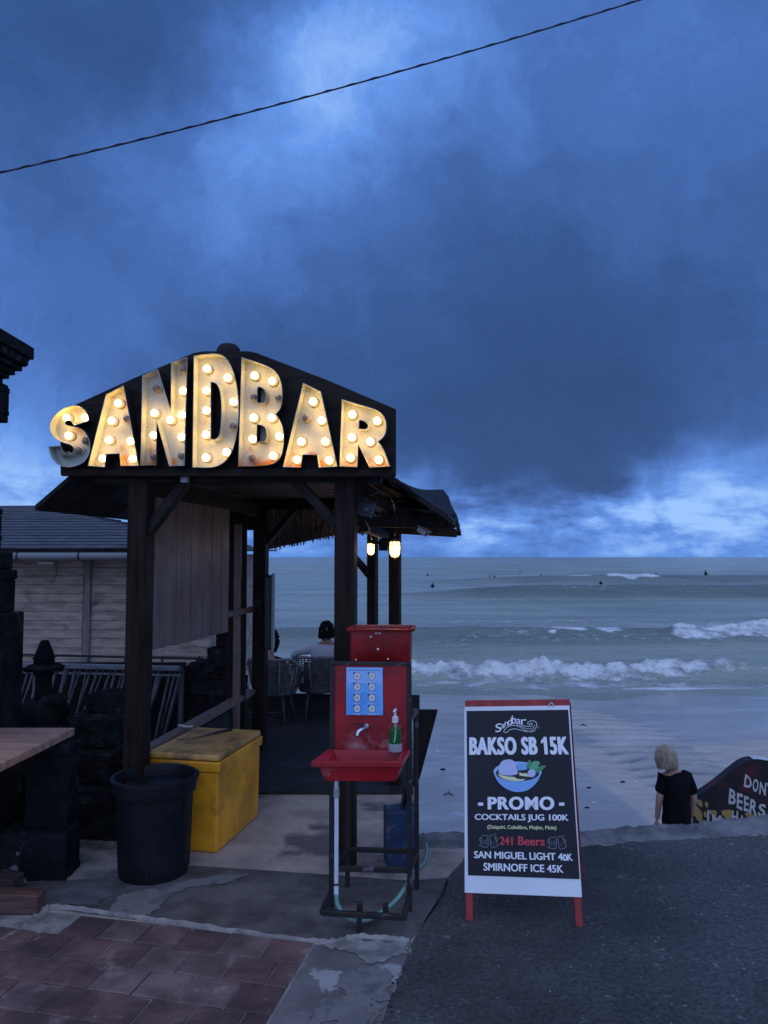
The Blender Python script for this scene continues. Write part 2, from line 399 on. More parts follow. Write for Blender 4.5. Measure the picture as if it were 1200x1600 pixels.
def from_eval(o, name, m, parent=None, origin=(0, 0, 0)):
    """apply an object's modifiers into a new plain mesh object"""
    dg = bpy.context.evaluated_depsgraph_get(); dg.update()
    me = bpy.data.meshes.new_from_object(o.evaluated_get(dg), depsgraph=dg)
    me.name = name; bpy.data.objects.remove(o)
    o0 = WL[parent.name] if parent is not None else V(origin)
    me.transform(Matrix.Translation(-o0)); me.materials.clear(); me.materials.append(m)
    me.polygons.foreach_set('use_smooth', [True] * len(me.polygons))
    q = bpy.data.objects.new(name, me); COL.objects.link(q)
    if parent is not None: q.parent = parent
    else: q.location = o0
    WL[q.name] = o0
    return q
def text_mesh(s, bold=0.0, spacing=1.0):
    cu = bpy.data.curves.new('lettering', 'FONT'); cu.body = s; cu.offset = bold; cu.space_character = spacing; cu.resolution_u = 4
    o = bpy.data.objects.new('lettering', cu); COL.objects.link(o)
    dg = bpy.context.evaluated_depsgraph_get(); dg.update()
    me = bpy.data.meshes.new_from_object(o.evaluated_get(dg), depsgraph=dg)
    vs = np.array([v.co[:2] for v in me.vertices]); fs = [tuple(p.vertices) for p in me.polygons]
    bpy.data.objects.remove(o); bpy.data.meshes.remove(me)
    vs -= vs.min(0); vs /= vs.max(0)
    return vs, fs
def chaikin(pts, it=2, ang=52):
    pts = [V(p) for p in pts]
    for _ in range(it):
        out = []; n = len(pts)
        for i in range(n):
            a, b, c = pts[i - 1], pts[i], pts[(i + 1) % n]
            if (b - a).length > 1e-6 and (c - b).length > 1e-6 and (b - a).angle(c - b) < R(ang):
                out += [b.lerp(a, .25), b.lerp(c, .25)]
            else: out.append(b)
        pts = out
    return pts
def smooth_path(pts, sub=6):
    pts = [V(p) for p in pts]; q = [pts[0] * 2 - pts[1]] + pts + [pts[-1] * 2 - pts[-2]]; out = []
    for i in range(1, len(q) - 2):
        for k in range(sub):
            t = k / sub; a, b, c, d = q[i - 1:i + 3]
            out.append(.5 * ((2 * b) + (c - a) * t + (2 * a - 5 * b + 4 * c - d) * t * t + (3 * b - a - 3 * c + d) * t ** 3))
    return out + [pts[-1]]
# numpy value noise
def vn(x, y, seed=0):
    xi, yi = np.floor(x).astype(np.int64), np.floor(y).astype(np.int64); fx, fy = x - xi, y - yi
    fx, fy = fx * fx * (3 - 2 * fx), fy * fy * (3 - 2 * fy)
    def h(a, b):
        n = (a * 374761393 + b * 668265263 + seed * 974711) & 0xffffffff
        n = ((n ^ (n >> 13)) * 1274126177) & 0xffffffff
        return ((n ^ (n >> 16)) & 0xffff) / 65535.0
    return (h(xi, yi) * (1 - fx) + h(xi + 1, yi) * fx) * (1 - fy) + (h(xi, yi + 1) * (1 - fx) + h(xi + 1, yi + 1) * fx) * fy
def fbm(x, y, seed=0, o=4):
    s, a, t = 0, .5, 0
    for i in range(o): s = s + a * vn(x * 2 ** i, y * 2 ** i, seed + i); t += a; a *= .5
    return s / t
def sstep(a, b, x):
    t = np.clip((x - a) / (b - a), 0, 1); return t * t * (3 - 2 * t)
def grid_obj(name, X, Y, Z, m, attr=None):
    r, c = X.shape
    me = bpy.data.meshes.new(name)
    co = np.stack([X, Y, Z], -1).reshape(-1, 3).astype(np.float32)
    i = np.arange(r * c).reshape(r, c)
    q = np.stack([i[:-1, :-1], i[:-1, 1:], i[1:, 1:], i[1:, :-1]], -1).reshape(-1, 4)
    me.vertices.add(len(co)); me.vertices.foreach_set('co', co.ravel())
    me.loops.add(q.size); me.loops.foreach_set('vertex_index', q.ravel().astype(np.int32))
    me.polygons.add(len(q)); me.polygons.foreach_set('loop_start', np.arange(0, q.size, 4, dtype=np.int32))
    me.polygons.foreach_set('use_smooth', np.ones(len(q), bool))
    me.update(calc_edges=True)
    if attr:
        for k, a in attr.items():
            at = me.attributes.new(k, 'FLOAT', 'POINT'); at.data.foreach_set('value', a.ravel().astype(np.float32))
    me.materials.append(m)
    o = bpy.data.objects.new(name, me); COL.objects.link(o); WL[o.name] = V((0, 0, 0))
    return structure(o)
# ------------------------------------------------------------------ sea, beach, ground
SEA = -2.1
def node_mat(name):
    m = bpy.data.materials.new(name); m.use_nodes = True
    return m, m.node_tree, m.node_tree.nodes['Principled BSDF']
def nd(t, ty, **k):
    n = t.nodes.new(ty)
    for a, b in k.items(): setattr(n, a, b)
    return n
def nnoise(t, vec, scale, detail=5, rough=.6):
    n = nd(t, 'ShaderNodeTexNoise'); n.inputs['Scale'].default_value = scale; n.inputs['Detail'].default_value = detail
    n.inputs['Roughness'].default_value = rough; t.links.new(vec, n.inputs['Vector']); return n.outputs['Fac']
def nmap(t, vec, sx, sy, sz):
    n = nd(t, 'ShaderNodeMapping'); n.inputs['Scale'].default_value = (sx, sy, sz); t.links.new(vec, n.inputs[0]); return n.outputs[0]
def nrange(t, x, a, b, c=0.0, d=1.0):
    n = nd(t, 'ShaderNodeMapRange', interpolation_type='SMOOTHSTEP')
    for k, v in zip(('From Min', 'From Max', 'To Min', 'To Max'), (a, b, c, d)): n.inputs[k].default_value = v
    t.links.new(x, n.inputs['Value']); return n.outputs[0]
def nmath(t, op, a, b, clamp=False):
    n = nd(t, 'ShaderNodeMath', operation=op, use_clamp=clamp)
    for i, v in enumerate((a, b)):
        if isinstance(v, (int, float)): n.inputs[i].default_value = v
        else: t.links.new(v, n.inputs[i])
    return n.outputs[0]
def nmixc(t, f, a, b):
    n = nd(t, 'ShaderNodeMix', data_type='RGBA'); t.links.new(f, n.inputs['Factor'])
    for s, q in (('A', a), ('B', b)):
        if isinstance(q, tuple): n.inputs[s].default_value = (*q, 1)
        else: t.links.new(q, n.inputs[s])
    return n.outputs['Result']

m_sea, t, b = node_mat('sea_water')
co = nd(t, 'ShaderNodeTexCoord').outputs['Object']
foam_a = nd(t, 'ShaderNodeAttribute', attribute_name='foam').outputs['Fac']
lace = nnoise(t, nmap(t, co, 1, 1.3, 1), 2.2, 8, .68)
fine = nnoise(t, co, 9, 5, .65)
fm = nmath(t, 'ADD', foam_a, nmath(t, 'ADD', nmath(t, 'MULTIPLY', nmath(t, 'SUBTRACT', lace, .5), 1.5), nmath(t, 'MULTIPLY', nmath(t, 'SUBTRACT', fine, .5), .7)))
fm = nrange(t, fm, .40, .66)
wcol = nmixc(t, nrange(t, nnoise(t, nmap(t, co, .25, 1, 1), .25, 5), .35, .65), (.30, .33, .27), (.44, .465, .37))
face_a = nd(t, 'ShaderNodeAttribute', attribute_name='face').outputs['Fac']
wcol = nmixc(t, face_a, wcol, (.075, .105, .088))  # thin green water, plus weaker sky reflection painted in as darker colour
fcol = nmixc(t, nrange(t, nmath(t, 'ADD', nmath(t, 'MULTIPLY', nnoise(t, nmap(t, co, 1, 1, 2.2), 1.6, 9, .7), .75), nmath(t, 'MULTIPLY', foam_a, .25)), .42, .66), (.27, .29, .29), (.84, .83, .80))
t.links.new(nmixc(t, fm, wcol, fcol), b.inputs['Base Color'])
t.links.new(nrange(t, fm, 0, 1, .24, .9), b.inputs['Roughness'])
b.inputs['IOR'].default_value = 1.33
bp = nd(t, 'ShaderNodeBump'); bp.inputs['Strength'].default_value = 1.0; bp.inputs['Distance'].default_value = .34
h = nmath(t, 'ADD', nnoise(t, nmap(t, co, .55, 1.5, 1), 1.1, 6, .6), nmath(t, 'MULTIPLY', fine, .35))
t.links.new(h, bp.inputs['Height']); t.links.new(bp.outputs[0], b.inputs['Normal'])

rows = np.concatenate([np.arange(19, 32, .055), np.arange(32, 50, .14), np.arange(50, 145, .5), np.arange(145, 420, 2.5), np.geomspace(420, 60000, 70)])
us = np.linspace(-.85, .85, 560)
Yg = np.repeat(rows[:, None], len(us), 1); Xg = Yg * us[None, :]
PXg = 600 + F_PX * us[None, :] + 0 * Yg
Z = np.full_like(Yg, SEA); foam = np.zeros_like(Yg)
near = np.clip(1 - Yg / 400, 0, 1)
Z += (fbm(Xg * .35, Yg * .9, 3) - .5) * .16 * near + (fbm(Xg * 1.3, Yg * 2.6, 9) - .5) * .07 * np.clip(1 - Yg / 90, 0, 1) * sstep(22, 26, Yg)
def wave(crest, amp, front, back):
    """a swell line: steep face towards the shore, long back"""
    d = Yg - crest
    return amp * np.where(d < 0, np.exp(-(d / front) ** 2), np.exp(-(d / back) ** 2)), d
def seg(a, b, e=18): return sstep(a - e, a + e, PXg) * (1 - sstep(b - e, b + e, PXg))
# shore break
face = np.zeros_like(Yg)
def lip_face(d, a, k): return a * sstep(-k * 2.2, -k * .7, d) * (1 - sstep(-.05 * k, k * .25, d))
c1 = 26.0 + (fbm(Xg * .22, 0 * Yg + 3.3, 5) - .5) * 1.6 + sstep(1040, 1180, PXg) * .6
brk = np.maximum(seg(300, 1105, 45), .55 * seg(1080, 1500, 25))
jag = fbm(Xg * 1.5, Yg * 1.1, 21, 5)
big = .55 + .75 * fbm(Xg * .42 + 7, 0 * Yg, 31, 3)
w, d = wave(c1, .46 * big, .55, 1.9); Z += w * (1 - .5 * sstep(1080, 1240, PXg))
Z += brk * np.exp(-((d + .1) / .9) ** 2) * (jag - .42) * .34
Z += brk * np.exp(-((d - .05) / .6) ** 2) * (fbm(Xg * 3.2, Yg * 2.4, 77, 6) - .45) * .55
edge = (fbm(Xg * .6, 0 * Yg + 9, 41, 5) - .5) * 1.5
foam = np.maximum(foam, brk * sstep(-1.75, -1.15, d + edge) * (1 - sstep(.1, .75, d)) * (.34 + .62 * np.exp(-((d + .10) / .50) ** 2) + .75 * (fbm(Xg * 1.3, Yg * 1.8, 53, 5) - .42)))
foam = np.maximum(foam, brk * sstep(-3.3, -2.2, d + edge * 1.3) * (1 - sstep(-1.2, -.5, d)) * (.26 + .55 * fbm(Xg * 1.1, Yg * 2.2, 51)))
foam = np.maximum(foam, seg(960, 1500, 30) * np.exp(-((Yg - 23.85 - edge * .35) / .42) ** 2) * (.75 + .5 * fbm(Xg * 1.4, Yg * 1.4, 57)))
foam = np.maximum(foam, .52 * (1 - sstep(.4, 5, d)) * sstep(.1, .5, d) * (.45 + .5 * fbm(Xg * .5, Yg * 1.3, 61)))
# second line
c2 = 38.0 + (fbm(Xg * .10, 0 * Yg + 1, 15) - .5) * 3
w, d = wave(c2, .50 + .25 * (fbm(Xg * .09, 0 * Yg, 16) - .3), 1.5, 4.5); Z += w
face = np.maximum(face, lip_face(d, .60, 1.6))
s2 = np.maximum(seg(1045, 1330, 10), 1.25 * seg(848, 968, 14))
jag2 = fbm(Xg * 1.0, Yg * .9, 22, 5)
Z += s2 * np.exp(-((d + .2) / .8) ** 2) * (jag2 - .36) * .9 * sstep(960, 1090, PXg)
fr = .55 + 1.1 * sstep(1000, 1100, PXg)
foam = np.maximum(foam, s2 * sstep(-fr - .4, -fr + .3, d + (jag2 - .5) * 2.2) * (1 - sstep(.2, .9, d)) * (.45 + .9 * (jag2 - .2)))
foam = np.maximum(foam, .5 * (1 - sstep(.3, 12, d)) * sstep(.2, 1, d) * (.3 + .75 * fbm(Xg * .22, Yg * .8, 62)))
# third line, its face dark and unbroken
c3 = 79.0 + (fbm(Xg * .05, 0 * Yg + 2, 17) - .5) * 5
w, d = wave(c3, .95 * sstep(560, 860, PXg) + .25, 3.2, 9); Z += w
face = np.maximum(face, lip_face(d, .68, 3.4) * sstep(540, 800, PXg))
foam = np.maximum(foam, seg(980, 1400, 60) * np.exp(-((d - .5) / 1.0) ** 2) * .62)
foam = np.maximum(foam, .46 * sstep(3, 10, d) * (1 - sstep(18, 30, d)) * (.3 + .7 * fbm(Xg * .12, Yg * .4, 63)))
# fourth line
c4 = 122.0 + (fbm(Xg * .03, 0 * Yg + 2, 18) - .5) * 8
w, d = wave(c4, 1.0 * sstep(600, 900, PXg) + .2, 5, 12); Z += w
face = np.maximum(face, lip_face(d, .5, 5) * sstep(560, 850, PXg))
jag4 = fbm(Xg * .35, Yg * .3, 23, 4)
s4 = np.maximum(1.25 * seg(945, 1030, 8), 1.1 * seg(882, 925, 6))
foam = np.maximum(foam, s4 * sstep(-3.2, -1.5, d + (jag4 - .5) * 6) * (1 - sstep(.5, 2, d)) * (.45 + .8 * (jag4 - .2)))
Z += s4 * np.exp(-(d / 3) ** 2) * (jag4 - .4) * .8
for cc, aa, se in ((175, .9, 71), (240, .9, 72), (330, .9, 73), (58, .16, 74), (49, .14, 75)):
    w, d = wave(cc + (fbm(Xg / cc * 4, 0 * Yg, se) - .5) * cc * .12, aa, cc * .045, cc * .06); Z += w * (.5 + fbm(Xg / cc * 6, 0 * Yg, se + 9))
# seaward of the break the water is streaked
foam = np.maximum(foam, .62 * fbm(Xg * .10, Yg * .65, 66, 5) * (1 - sstep(60, 170, Yg)) * sstep(27, 29, Yg) + .0)
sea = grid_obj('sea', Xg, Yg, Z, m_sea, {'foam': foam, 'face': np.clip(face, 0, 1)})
rows_sea, us_sea, Z_sea = rows, us, Z

m_sand, t, b = node_mat('wet_sand')
co = nd(t, 'ShaderNodeTexCoord').outputs['Object']
wet_a = nd(t, 'ShaderNodeAttribute', attribute_name='wet').outputs['Fac']
n1 = nnoise(t, nmap(t, co, .5, 1, 1), .55, 7, .6)
wet = nrange(t, nmath(t, 'ADD', wet_a, nmath(t, 'MULTIPLY', nmath(t, 'SUBTRACT', n1, .5), .7)), .30, .72)
dry = nmixc(t, nrange(t, nnoise(t, nmap(t, co, 1, 2.5, 1), 2.0, 8), .4, .62), (.46, .385, .32), (.54, .455, .385))
dry = nmixc(t, nrange(t, nnoise(t, nmap(t, co, 1.2, 3.5, 1), 3.4, 6, .7), .66, .70), dry, (.26, .21, .18))
wetc = nmixc(t, nrange(t, nnoise(t, nmap(t, co, .35, 1, 1), 1.2, 6), .4, .65), (.36, .33, .29), (.47, .43, .385))
lac = nrange(t, nnoise(t, nmap(t, co, .8, 1.4, 1), 1.6, 9, .7), .595, .64)
foam_s = nd(t, 'ShaderNodeAttribute', attribute_name='lace').outputs['Fac']
c = nmixc(t, wet, dry, wetc)
c = nmixc(t, nd(t, 'ShaderNodeAttribute', attribute_name='trough_shade').outputs['Fac'], c, (.115, .10, .09))  # shade of the ripple troughs, painted into the sand colour
c = nmixc(t, nmath(t, 'MULTIPLY', lac, foam_s), c, (.52, .54, .57))
t.links.new(c, b.inputs['Base Color'])
t.links.new(nrange(t, wet, 0, 1, .62, .17), b.inputs['Roughness'])
bp = nd(t, 'ShaderNodeBump'); bp.inputs['Strength'].default_value = .35; bp.inputs['Distance'].default_value = .03
t.links.new(nmath(t, 'ADD', nnoise(t, nmap(t, co, 1, 2.2, 1), 5, 6), nmath(t, 'MULTIPLY', nnoise(t, co, 30, 3), .2)), bp.inputs['Height']); t.links.new(bp.outputs[0], b.inputs['Normal'])
ys = np.concatenate([np.arange(4, 28, .07), np.arange(28, 60, 2)]); xs = np.concatenate([np.arange(-40, -4, .6), np.arange(-4, 12, .06), np.arange(12, 45, .6)])
Ys, Xs = np.meshgrid(ys, xs, indexing='ij')
Zs = -1.75 - .0228 * (Ys - 7) + (fbm(Xs * .25, Ys * .25, 81) - .5) * .05
# the runnel: rippled water draining across the beach
cl = np.interp(Ys, [9, 10.5, 12.2, 14.5, 17, 19, 22], [5.9, 5.6, 5.25, 5.3, 5.35, 4.9, 4.2]); wd = np.interp(Ys, [9, 12, 16, 20], [.55, .75, 1.0, .8])
run = np.exp(-((Xs - cl) / wd) ** 4) * (1 - sstep(19, 21, Ys))
ph = (Ys + .22 * (Xs - cl) ** 2 * .9 + (fbm(Xs * .9, Ys * .7, 83) - .5) * .6) / .56 * 2 * np.pi
Zs += run * (-.03 + .065 * np.sin(ph) * (.5 + fbm(Xs * .6, Ys * .4, 84)))
lineR = np.interp(Ys, [7, 10, 14, 17, 20], [3.9, 3.6, 3.4, 2.6, 2.0])
wetm = np.maximum(sstep(14.5, 18.5, Ys + (fbm(Xs * .3, Ys * .3, 85) - .5) * 4), run)
wetm = np.maximum(wetm, .75 * (1 - sstep(0, .5, Xs - lineR)) * sstep(8.5, 11, Ys))
lace = np.exp(-((Xs - 1.1 - .9 * (fbm(Ys * .5, 0 * Ys, 87) - .5)) / .8) ** 2) * sstep(6, 8, Ys) * .65 * (1 - sstep(15, 18, Ys)) + .30 * sstep(20, 24, Ys)
lace = np.maximum(lace, .9 * np.exp(-((Ys - 14.4 - 1.2 * (fbm(Xs * .5, 0 * Xs, 88) - .5)) / .14) ** 2) * (1 - sstep(2.4, 3.2, Xs)))
beach = grid_obj('beach', Xs, Ys, Zs, m_sand, {'wet': wetm, 'lace': lace, 'trough_shade': .9 * run * sstep(.0, .95, -np.sin(ph)) * sstep(.25, .6, fbm(Xs * .9 + 3, Ys * .5, 89))})

# pavement level: a thick slab ending in a wall above the beach
mb = MB()
plan = [V((-40, -25, 0)), V((14, -25, 0)), V((14, 6.6, 0)), G(1330, 1290), G(1200, 1300), G(1080, 1306), G(1000, 1312), G(910, 1318), G(820, 1320), G(725, 1321), G(655, 1322), V((.208, 5.2, 0)), V((.24, 6.2, 0)), V((.34, 9.35, 0)), V((-2.0, 9.7, 0)), V((-2.4, 14, 0)), V((-40, 14, 0))]
mb.prism(plan, (0, 0, -2.4))
structure(mb.build('pavement', concrete))
# raised, broken concrete lip along the drop
mb = MB()
lip = [(640, 1325, 1316), (670, 1322, 1309), (725, 1322, 1300), (790, 1321, 1300), (850, 1321, 1301), (905, 1320, 1302), (950, 1316, 1297), (980, 1313, 1293), (1005, 1311, 1291), (1060, 1309, 1289), (1085, 1308, 1286), (1100, 1307, 1283), (1130, 1305, 1280), (1160, 1303, 1277), (1200, 1301, 1272), (1260, 1297, 1262), (1340, 1292, 1245)]
rr = [[], [], [], [], []]
pts = []
for i in range(len(lip) - 1):
    for k in range(10):
        s = k / 10; a, c = lip[i], lip[i + 1]; pts.append([a[j] + (c[j] - a[j]) * s for j in range(3)])
for k, (px, y0, y1) in enumerate(pts):
    a = G(px, y0); D2 = a.y + .17; j = lambda s: (float(fbm(np.array([k * .35]), np.array([s * 9.1]), 90 + s)[0]) - .5)
    top = P(px, y1, D2)
    f = V((j(0) * .02, j(1) * .03, 0))
    rr[0].append(a + f + V((0, -.04 + j(6) * .03, .001)))
    rr[1].append(a + f + V((0, .02, .020 + j(2) * .02)))
    rr[2].append(a.lerp(V((top.x, top.y, max(top.z, .03))), .55) + V((0, 0, .016 + j(3) * .035)))
    rr[3].append(V((top.x, top.y + j(4) * .05, max(top.z, .03) + j(5) * .03)))
    rr[4].append(rr[3][-1] + V((0, .05, -2.3)))
mb.loft(rr, smooth=True)
structure(mb.build('concrete_kerb', kerb_concrete, sharp=50))
# asphalt lane
mb = MB()
asp = [G(560, 1640, .004), G(595, 1600, .004), G(612, 1550, .004), G(640, 1480, .004), G(655, 1452, .004), G(662, 1440, .004), G(676, 1418, .004), G(690, 1396, .004), G(700, 1368, .004), G(722, 1347, .004), G(735, 1328, .004), G(820, 1324, .004), G(910, 1323, .004), G(1000, 1315, .004), G(1100, 1309, .004), G(1200, 1303, .004), V((13, 6.2, .004)), V((13, -24, .004)), V((.6, -24, .004)), V((-.4, 2.4, .004))]
asp = chaikin(asp, 2, 35)
rng2 = random.Random(3)
aspj = []
for i, p in enumerate(asp):
    q = asp[(i + 1) % len(asp)]; n = max(1, min(40, int((q - p).length / .035))) if p.y > 2.3 and q.y > 2.3 and p.x < 4 else 1
    for k in range(n):
        w = p.lerp(q, k / n); aspj.append(w + V((rng2.uniform(-.020, .020), rng2.uniform(-.020, .020), 0)) if n > 1 else w)
mb.flat(aspj)
structure(mb.build('asphalt_lane', asphalt, fixn=False))
# darker apron slab in front of the booth
mb = MB()
ap = [G(-90, 1385, .004), G(170, 1372, .004), G(238, 1358, .004), G(300, 1352, .004), G(520, 1367, .004), G(640, 1376, .004), G(700, 1371, .004), G(697, 1395, .004), G(664, 1441, .004), G(642, 1468, .004), G(560, 1462, .004), G(490, 1473, .004), G(70, 1418, .004), G(-90, 1440, .004)]
mb.flat(ap)
structure(mb.build('damp_concrete_apron', damp_concrete, fixn=False))
mb = MB()
mb.flat([G(492, 1478, .006), G(560, 1464, .006), G(642, 1470, .006), G(634, 1500, .006), G(612, 1552, .006), G(596, 1602, .006), G(570, 1660, .006), G(385, 1660, .006), G(415, 1602, .006)])
structure(mb.build('concrete_strip', patch_concrete, fixn=False))
# red pavers on a mortar bed, every slab with its own tint and set
u = V((math.cos(R(13)), -math.sin(R(13)), 0)); vdir = V((math.sin(R(11.5)), math.cos(R(11.5)), 0))
O = G(490, 1477)
mb = MB()
mb.prism([O + u * .01 + V((0, 0, .004)), O - u * 1.53 + V((0, 0, .004)), O - u * 1.53 - vdir * .10 - u * .35 + V((0, 0, .004)), O - u * 3.2 - vdir * .25 + V((0, 0, .004)), O - u * 3.2 - vdir * 4 + V((0, 0, .004)), O - vdir * 4 + u * .01 + V((0, 0, .004))], (0, 0, .004))
structure(mb.build('paver_mortar_bed', mortar))
mb = MB(); tw, tl = .215, .205
for r in range(15):
    for c in range(15):
        wide = 1
        off = .5 * tw if r % 2 else 0
        x0 = -(c + 1) * tw + off; x1 = x0 + tw
        x1 = min(x1, 0)
        if x1 - x0 < .05: continue
        y0 = -(r + 1) * tl; y1 = y0 + tl
        if r < 1 and x0 < -1.50: continue
        if x0 < -3.1 or (r < 2 and x0 < -1.85): continue
        mb.m = random.choices((0, 1, 2), (5, 3, 3))[0]
        g = .0035; z0 = .006; zt = .016 + random.uniform(-.002, .002); tl1, tl2 = random.uniform(-.002, .002), random.uniform(-.002, .002)
        cs = [(x0 + g, y0 + g), (x1 - g, y0 + g), (x1 - g, y1 - g), (x0 + g, y1 - g)]
        q = [O + u * a + vdir * d + V((0, 0, z0)) for a, d in cs]
        ins = [(x0 + g + .005, y0 + g + .005), (x1 - g - .005, y0 + g + .005), (x1 - g - .005, y1 - g - .005), (x0 + g + .005, y1 - g - .005)]
        hz = [zt + tl1 * s for s in (-1, 1, 1, -1)]
        up = [O + u * a + vdir * d + V((0, 0, h_ - .004)) for (a, d), h_ in zip(cs, hz)]
        tp = [O + u * a + vdir * d + V((0, 0, h_)) for (a, d), h_ in zip(ins, hz)]
        mb.add(q + up + tp, [(i, (i + 1) % 4, 4 + (i + 1) % 4, 4 + i) for i in range(4)] + [(4 + i, 4 + (i + 1) % 4, 8 + (i + 1) % 4, 8 + i) for i in range(4)] + [(8, 9, 10, 11)])
structure(mb.build('red_paver_path', paver_mats, fixn=False))
mb = MB()   # the raised mortar line at the edge of the pavers
def ridge(pts, w, hgt, seed):
    pts = smooth_path(pts, 14); k = 0; rs = [[], [], []]
    for i, p in enumerate(pts):
        d = (pts[min(i + 1, len(pts) - 1)] - pts[max(i - 1, 0)]).normalized(); n = V((-d.y, d.x, 0)); ww = w * random.uniform(.6, 1.3)
        rs[0].append(p + n * ww + V((0, 0, .002))); rs[1].append(p + V((0, 0, hgt * random.uniform(.7, 1.2)))); rs[2].append(p - n * ww + V((0, 0, .002)))
    mb.loft(rs, smooth=True)
ridge([G(0, 1474), G(40, 1450), G(66, 1424), G(110, 1421), G(300, 1448), G(490, 1474), G(560, 1466), G(640, 1472)], .022, .024, 1)
structure(mb.build('mortar_edging', mortar, sharp=60))
mb = MB()
for k in range(14):   # deck boards run across the booth
    a = 6.28 + k * .225
    xl = -1.75 + (a - 6.28) * .02; xr = .235 + (a - 6.2) * .030
    mb.m = 0
    zt = .026 + random.uniform(-.004, .004)
    mb.box(((xl + xr) / 2, a + .11, zt / 2 + .002), xr - xl, .216, zt, 0)
structure(mb.build('deck', deck_wood, bevel=.004))

def jagged(pts, name, z, seed, m=mortar, amp=.018):
    rg = random.Random(seed); q = [G(*p, z) for p in pts]; out = []
    for a, c in zip(q, q[1:] + q[:1]):
        n = max(2, int((c - a).length / .022))
        for k in range(n): out.append(a.lerp(c, k / n) + V((rg.uniform(-amp, amp), rg.uniform(-amp, amp), 0)))
    mb = MB(); mb.flat(out); return structure(mb.build(name, m, fixn=False))
light_c = mat('dry_cement', (.20, .18, .165), (.135, .12, .11), .85, 6, bump=.3, bscale=24, stain=(.10, .095, .095), sscale=6, slo=.5, shi=.64)
jagged([(168, 1424), (186, 1398), (236, 1388), (300, 1374), (352, 1366), (388, 1366), (352, 1380), (296, 1386), (268, 1398), (250, 1418), (228, 1434), (196, 1430)], 'dry_cement_patch', .008, 1, light_c)
jagged([(500, 1480), (520, 1470), (560, 1468), (634, 1472), (632, 1488), (604, 1502), (580, 1506), (556, 1494), (540, 1484)], 'crumbled_mortar_patch', .010, 2, mortar)
jagged([(545, 1520), (580, 1508), (612, 1520), (606, 1548), (590, 1590), (560, 1604), (520, 1600), (470, 1606), (500, 1570), (540, 1556), (520, 1536)], 'pale_cement_patch', .0095, 3, light_c, .03)
jagged([(30, 1400), (90, 1385), (160, 1384), (176, 1396), (150, 1412), (80, 1416), (40, 1422)], 'grey_cement_patch', .0075, 4, mat('grey_cement', (.12, .118, .12), (.07, .068, .07), .8, 6, bump=.3))

mb = MB(); rg = random.Random(21)     # crumbs of asphalt and grit along the broken edge
for k in range(60):
    q = asp[rg.randrange(1, 11)].lerp(asp[rg.randrange(1, 11)], rg.random() * .12); r_ = rg.uniform(.003, .008)
    q = q + V((rg.uniform(-.09, .05), rg.uniform(-.05, .05), r_ * .5)); bmx = bmesh.new(); bmesh.ops.create_icosphere(bmx, subdivisions=1, radius=r_)
    mb.add([q + V((v.co.x * rg.uniform(.7, 1.3), v.co.y * rg.uniform(.7, 1.3), v.co.z * .7)) for v in bmx.verts], [[v.index for v in f.verts] for f in bmx.faces]); bmx.free()
tag(mb.build('asphalt_crumbs', asphalt, fixn=False), 'loose dark crumbs along the broken asphalt edge', 'grit', kind='stuff')
# ------------------------------------------------------------------ the booth
YAW = R(7)
pp_ = lambda px, D: (px - 600) / F_PX * D
BO = V((-1.58, 5.0, 0)); Br = V((math.cos(YAW), -math.sin(YAW), 0)); Bb = V((math.sin(YAW), math.cos(YAW), 0)); UZ = V((0, 0, 1))
def BL(r, b, z=0): return BO + Br * r + Bb * b + UZ * z
booth = thing('beach_bar_booth', BL(.67, 1.6), 'dark timber booth with sagging hip roof standing at the edge of the beach', 'booth')
def post(r, b, w, d, z1, name='post', yaw=YAW, z0=0.0):
    mb = MB(); mb.box(BL(r, b, (z0 + z1) / 2), w, d, z1 - z0, yaw)
    return mb.build(name, post_wood, booth, bevel=.006)
post(0, 0, .13, .13, 2.42)
post(1.352, 0, .125, .14, 2.42)
post(.02, 2.72, .125, .14, 2.40)
pm = post(1.478, 1.69, .092, .10, 2.28, yaw=R(12))
pr = post(.99, 3.85, .10, .12, 2.2, yaw=R(17))
def bm(name, p0, p1, w, h, m=dark_wood, bev=.004, up=UZ):
    mb = MB(); mb.beam(p0, p1, w, h, up); return mb.build(name, m, booth, bevel=bev)
bm('beam', BL(-.30, -.0, 2.445), BL(1.58, -.0, 2.43), .10, .13)
bm('beam', BL(0, .07, 2.38), BL(.0, 3.3, 2.36), .09, .12)
bm('beam', BL(1.36, .07, 2.36), BL(1.42, 3.3, 2.30), .09, .12)
bm('beam', BL(-.3, 2.74, 2.44), BL(1.7, 2.74, 2.42), .09, .12)
bm('beam', BL(1.30, .62, 2.165), BL(2.02, .62, 2.150), .05, .10)
bm('beam', BL(1.52, 1.66, 2.13), BL(2.0, 1.7, 2.10), .05, .07)
bm('beam', BL(1.2, 1.75, 2.16), BL(1.2, 3.9, 2.12), .07, .08)
bm('brace', BL(.05, -.0, 2.06), BL(.31, -.0, 2.40), .06, .085, up=Bb)
bm('brace', BL(1.30, -.0, 2.10), BL(1.02, -.0, 2.39), .06, .085, up=Bb)
bm('brace', BL(.07, 2.72, 2.04), BL(.36, 2.72, 2.38), .06, .08, up=Bb)
bm('brace', BL(.96, 3.85, 1.72), BL(.72, 3.85, 1.98), .05, .07, up=Bb)
bm('brace', BL(.94, 3.80, 1.70), BL(.70, 3.3, 2.1), .05, .07, up=Bb)
